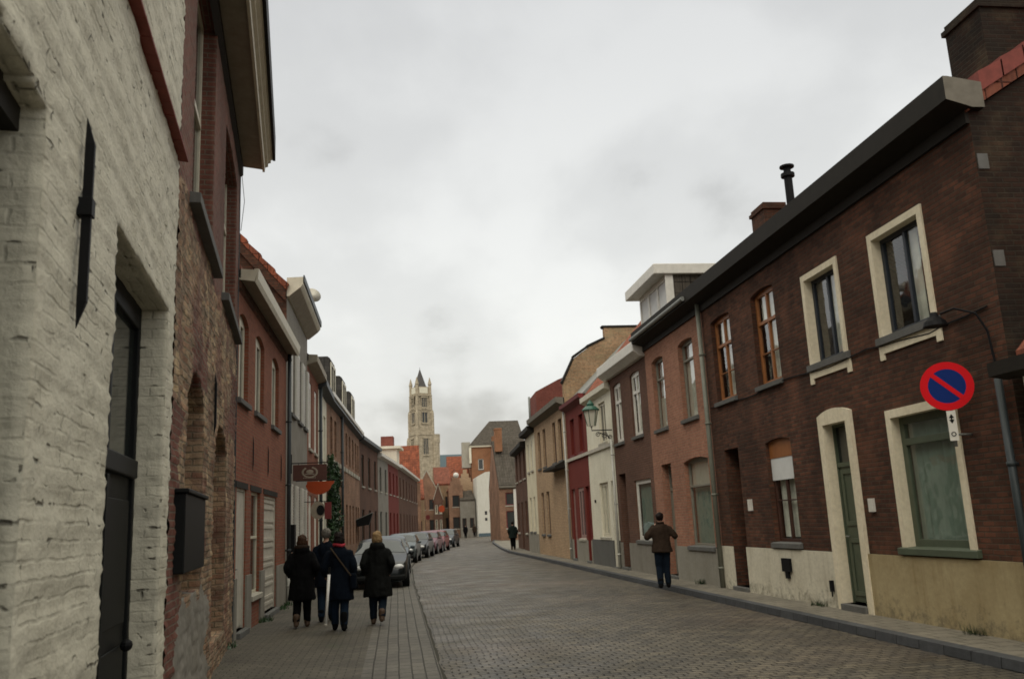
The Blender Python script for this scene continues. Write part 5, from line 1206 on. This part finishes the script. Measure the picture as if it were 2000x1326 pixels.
def person(label, loc, rz, H=1.68, coat=None, coat_len=.45, coat_w=1.0, trousers='jeans', boots='black', hair=None, hair_style='short', arms=None, legs=None, extra=None, vox=.012, lean=0.0, hood=None, flare=1.0, boot_h=.10):
    t = thing('person', label, 'person', loc, rz); k = H/1.7
    def P(x, y, z): return (x*k, y*k, z*k)
    legs = legs or ((.02, .10), (-.02, -.12))      # (knee y, ankle y) per side
    arms = arms or (((.24, -.02, 1.10), (.25, .04, .86)), ((-.24, -.02, 1.10), (-.25, .04, .86)))
    b = MB(); tr = MB(); bt = MB(); ct = MB()
    hipz, shz = .90, 1.40
    rings(b, [(0, 0, z*k, rx*k, ry*k) for z, rx, ry in ((.84, .13, .10), (.95, .155, .11), (1.08, .13, .095), (1.22, .15, .105), (1.36, .165, .10), (1.42, .12, .08), (1.47, .055, .055))], 16)
    cap(b, P(0, .0, 1.40), .055*k, P(0, .012, 1.53), .05*k)
    b.ball(P(0, .015, 1.60), (.076*k, .094*k, .105*k), 16, 12); b.ball(P(0, .03, 1.545), (.058*k, .07*k, .055*k), 12, 8)   # skull, jaw
    b.ball(P(0, .115, 1.585), (.014*k, .022*k, .022*k), 8, 6); b.ball(P(0, .098, 1.62), (.045*k, .015*k, .012*k), 8, 6); b.ball(P(0, .104, 1.548), (.024*k, .010*k, .009*k), 8, 6)
    for sx in (-1, 1): b.ball(P(sx*.079, .01, 1.59), (.012*k, .02*k, .03*k), 8, 6)
    for sx, (ky, ay), (elb, hnd) in ((1, legs[0], arms[0]), (-1, legs[1], arms[1])):
        hip, knee, ank = (sx*.085, 0, .88), (sx*.09, ky+.03, .48), (sx*.09, ay, .09 + max(0, -ay-.1)*.35)
        cap(b, P(*hip), .085*k, P(*knee), .055*k); cap(b, P(*knee), .054*k, P(*ank), .036*k)
        cap(b, P(ank[0], ank[1]-.03, ank[2]-.04), .035*k, P(ank[0]*1.1, ank[1]+.13, ank[2]-.06), .028*k)
        cap(tr, P(*hip), .11*k, P(*knee), .085*k); cap(tr, P(*knee), .083*k, P(ank[0], ank[1], ank[2]+.03), .072*k)
        cap(bt, P(ank[0], ank[1], ank[2]+boot_h), .066*k, P(ank[0], ank[1]-.01, ank[2]-.03), .055*k); cap(bt, P(ank[0], ank[1]-.04, ank[2]-.045), .046*k, P(ank[0]*1.12, ank[1]+.15, ank[2]-.055), .040*k)
        sh = (sx*.172, 0, 1.345)
        cap(b, P(*sh), .052*k, P(*elb), .04*k); cap(b, P(*elb), .04*k, P(*hnd), .028*k)
        cap(ct, P(sh[0], sh[1], sh[2]-.02), .072*k*coat_w, P(*elb), .066*k*coat_w); cap(ct, P(*elb), .066*k*coat_w, P(hnd[0], hnd[1], hnd[2]+.02), .052*k*coat_w)
        # hand: palm and five fingers continuing the forearm
        d = (Vector(hnd)-Vector(elb)).normalized(); side = Vector((0, 1, 0)) if abs(d.y) < .8 else Vector((1, 0, 0)); side = (side-d*side.dot(d)).normalized(); nrm = d.cross(side)*(-sx)
        h0 = Vector(hnd); pc = h0+d*.07; i = len(b.v)
        cap(b, P(*(h0+d*.02)), .026*k, P(*pc), .03*k, 8)
        for f_ in range(4):
            o_ = side*(f_-1.5)*.019; ln_ = (.036, .042, .04, .03)[f_]; p0 = pc+o_+d*.02; p1 = p0+d*ln_; p2 = p1+(d*.7-nrm*sx*.7).normalized()*ln_*.8
            cap(b, P(*p0), .0095*k, P(*p1), .009*k, 6); cap(b, P(*p1), .009*k, P(*p2), .008*k, 6)
        th0 = h0+d*.035+side*.026; th1 = th0+(d+side).normalized()*.035; cap(b, P(*th0), .011*k, P(*th1), .010*k, 6); cap(b, P(*th1), .010*k, P(*(th1+d*.028)), .0085*k, 6)
    remeshed(b, 'body', SKIN, t, min(vox, .011), 2)
    if hood: 
        rings(ct, [(0, -.05*k, z*k, rx*k, ry*k) for z, rx, ry in ((1.36, .13, .09), (1.42, .15, .115), (1.48, .13, .105), (1.51, .09, .08))], 16)
    w = coat_w; hem = coat_len
    prof = [(hem, .215*flare, .165), (hem+.02, .22*flare, .17), ((hem+.95)/2, .205*(1+flare)/2, .155), (.95, .185, .14), (1.08, .17, .125), (1.22, .176, .128), (1.32, .176, .125), (1.375, .155, .115), (1.42, .11, .095), (1.46, .075, .07), (1.475, .06, .06)]
    rings(ct, [(0, 0, z*k, rx*k*w, ry*k*w) for z, rx, ry in prof], 20)
    remeshed(ct, 'coat', coat, t, vox*1.4, 3, .020); remeshed(tr, 'trousers', trousers, t, vox*1.4, 2, .010); remeshed(bt, 'boots', boots, t, vox, 2)
    if hair:
        hh = MB()
        hh.ball(P(0, -.008, 1.615), (.094*k, .108*k, .100*k), 16, 12)
        if hair_style == 'bob': hh.ball(P(0, -.03, 1.555), (.108*k, .09*k, .10*k), 14, 10)
        if hair_style == 'long': hh.ball(P(0, -.035, 1.55), (.085*k, .075*k, .12*k), 14, 10); hh.ball(P(0, -.05, 1.46), (.075*k, .06*k, .10*k), 14, 10)
        if hair_style == 'bun': hh.ball(P(0, -.085, 1.585), (.05*k, .045*k, .05*k), 12, 8)
        # keep the face clear
        ho = remeshed(hh, 'hair', hair, t, .011, 1)
        me = ho.data
        for v in me.vertices:
            if v.co.y > .045*k and v.co.z < 1.655*k: v.co.y = .045*k
            v.co += v.normal*(.010*mnoise.noise(v.co*45)+.012*mnoise.noise(v.co*17))
    if extra: extra(t, k)
    return t
M['jeans'] = cloth('blue jeans', (.011, .020, .036)); M['jeans_dark'] = cloth('dark navy jeans', (.007, .012, .02)); M['blackcloth'] = cloth('black wool', (.0045, .0045, .005)); M['blackquilt'] = cloth('black quilted nylon', (.006, .0065, .006), 30, .75)
M['navycloth'] = cloth('navy wool', (.0035, .006, .011)); M['browncloth'] = cloth('brown jacket', (.030, .020, .014)); M['greycloth'] = cloth('dark grey green coat', (.012, .018, .016))
M['fur'] = cloth('fur trim', (.028, .018, .013), 90, .95, .7); M['hair_brown'] = cloth('brown hair', (.045, .022, .012), 80, .6); M['hair_dark'] = cloth('dark hair', (.012, .008, .007), 80, .6)
M['hair_blond'] = cloth('blond hair', (.26, .17, .085), 80, .6); M['hair_grey'] = cloth('grey hair', (.13, .12, .105), 80, .7); M['scarf'] = cloth('pink scarf', (.45, .05, .07), 40); M['strap'] = cloth('tan strap', (.06, .045, .03), 40)
M['bootbrown'] = paint('brown boots', (.07, .04, .022), .6)
pocket = (((.27, -.07, 1.10), (.22, .06, .93)), ((-.27, -.07, 1.10), (-.22, .06, .93)))
def fur(t, k):
    m = MB()
    for q in range(16):
        a = 2*math.pi*q/16; m.ball((.105*k*math.cos(a), -.03*k+.095*k*math.sin(a), (1.47-.012*math.sin(a))*k), .048*k, 8, 6)
    remeshed(m, 'fur_collar', 'fur', t, .014, 1)
person('woman in a long black coat with a brown fur collar, leftmost of the walkers', (-1.76, 17.25, .03), R(2), H=1.66, coat='blackcloth', coat_len=.50, coat_w=1.16, trousers='blackcloth', boots='bootbrown', hair='hair_brown', hair_style='bob', arms=pocket, legs=((.07, .13), (.02, -.17)), extra=fur, hood=True, flare=1.05)
def scarf(t, k):
    m = MB(); m.tube([(.085*k*math.cos(a), -.01+.075*k*math.sin(a), (1.485+.012*math.sin(a*2))*k) for a in np.linspace(0, 6.283, 20)], .032*k, 8); m.build('scarf', 'scarf', t, smooth=True)
    m = MB(); pts = []
    for f in np.linspace(0, 1, 9): pts.append((-.14*k+.36*k*f, (-.148-.02*math.sin(f*3.1))*k, (1.44-.50*f)*k))
    m.tube(pts, .014, 6); m.build('bag_strap', 'strap', t)
    m = MB(); m.box(.20*k, .31*k, -.16*k, .10*k, .70*k, .98*k); m.build('shoulder_bag', 'navycloth', t, bevel=.03)
pc_ = person('walker in a navy coat with a pink scarf and shoulder bag, in the middle', (-1.02, 16.35, .03), R(-2), H=1.68, coat='navycloth', coat_len=.52, coat_w=1.18, trousers='jeans', boots='blackcloth', hair='hair_dark', hair_style='bob', arms=(((.26, -.03, 1.10), (.24, .03, .88)), ((-.27, -.03, 1.08), (-.25, .10, .95))), legs=((.02, -.12), (.06, .14)), extra=scarf, boot_h=.18)
person('grey haired person in dark navy, half hidden behind the pink scarf walker', (-1.38, 18.1, .03), R(4), H=1.76, coat='navycloth', coat_len=.62, coat_w=1.1, trousers='jeans', boots='blackcloth', hair='hair_grey', arms=pocket, legs=((.05, .12), (-.02, -.10)))
person('blond woman in a black quilted coat and jeans, nearest the road', (-.36, 17.0, .03), R(-3), H=1.66, coat='blackquilt', coat_len=.50, coat_w=1.18, trousers='jeans_dark', boots='bootbrown', hair='hair_blond', hair_style='bob', arms=pocket, legs=((.06, -.30), (.03, .06)), hood=True, flare=1.08)
photo_arms = (((.33, -.02, 1.16), (.14, .26, 1.36)), ((-.33, -.02, 1.16), (-.14, .26, 1.36)))
def camera_prop(t, k):
    m = MB(); m.box(-.07*k, .07*k, .29*k, .35*k, 1.42*k, 1.52*k); m.tube([(0, .35*k, 1.47*k), (0, .42*k, 1.47*k)], .035*k, 12); o = m.build('collar', 'browncloth', t)
    o.name = 'collar'; bpy.data.objects.remove(o)
    m = MB(); m.tube([(.075*k*math.cos(a), -.01+.07*k*math.sin(a), 1.475*k) for a in np.linspace(0, 6.283, 16)], .022*k, 8); m.build('collar', 'browncloth', t, smooth=True)
man = person('man in a brown jacket and dark jeans with raised elbows on the right pavement', (6.06, 20.1, .12), R(-10), H=1.68, coat='browncloth', coat_len=.80, coat_w=1.2, trousers='jeans_dark', boots='blackcloth', hair='hair_dark', arms=photo_arms, legs=((.02, .04), (.02, -.05)), extra=camera_prop, flare=.93)
cm = thing('compact_camera', 'small black camera held to the face of the man in brown', 'camera', (6.06, 20.1, .12), R(-10))
m = MB(); m.box(-.06, .06, .27, .31, 1.40, 1.48); m.tube([(0, .31, 1.44), (0, .35, 1.44)], .028, 12); m.build('camera_body', 'black', cm)
person('lone walker in a dark green black coat on the far right pavement', (6.95, 53.5, .12), R(0), H=1.66, coat='greycloth', coat_len=.70, coat_w=1.25, trousers='blackcloth', boots='bootbrown', hair='hair_dark', arms=pocket, vox=.02, legs=((.02, .04), (.0, -.05)))
person('tiny dark figure standing by the grey house at the street end', (8.6, 112, .03), 0, H=1.7, coat='blackcloth', coat_len=.6, coat_w=1.2, trousers='blackcloth', boots='blackcloth', hair='hair_dark', vox=.03)
person('second tiny figure further right by the white gable', (9.9, 114, .12), 0, H=1.6, coat='browncloth', coat_len=.6, coat_w=1.2, trousers='blackcloth', boots='blackcloth', hair='hair_dark', vox=.03)
# white stick carried by the middle walker
ck = thing('walking_stick', 'long white cane held beside the navy coated walker', 'cane', (-1.20, 15.95, .03), R(-2))
m = MB(); m.tube([(.03, 0, .98), (-.03, .02, .16)], [.026, .022], 8); m.build('shaft', 'cane_white', ck, smooth=True); m = MB(); m.tube([(0.03, 0, .96), (.04, 0, 1.1)], .022, 8); m.build('grip', 'black', ck); m = MB(); m.ball((-.03, .02, .15), .026); m.build('tip', 'white', ck)
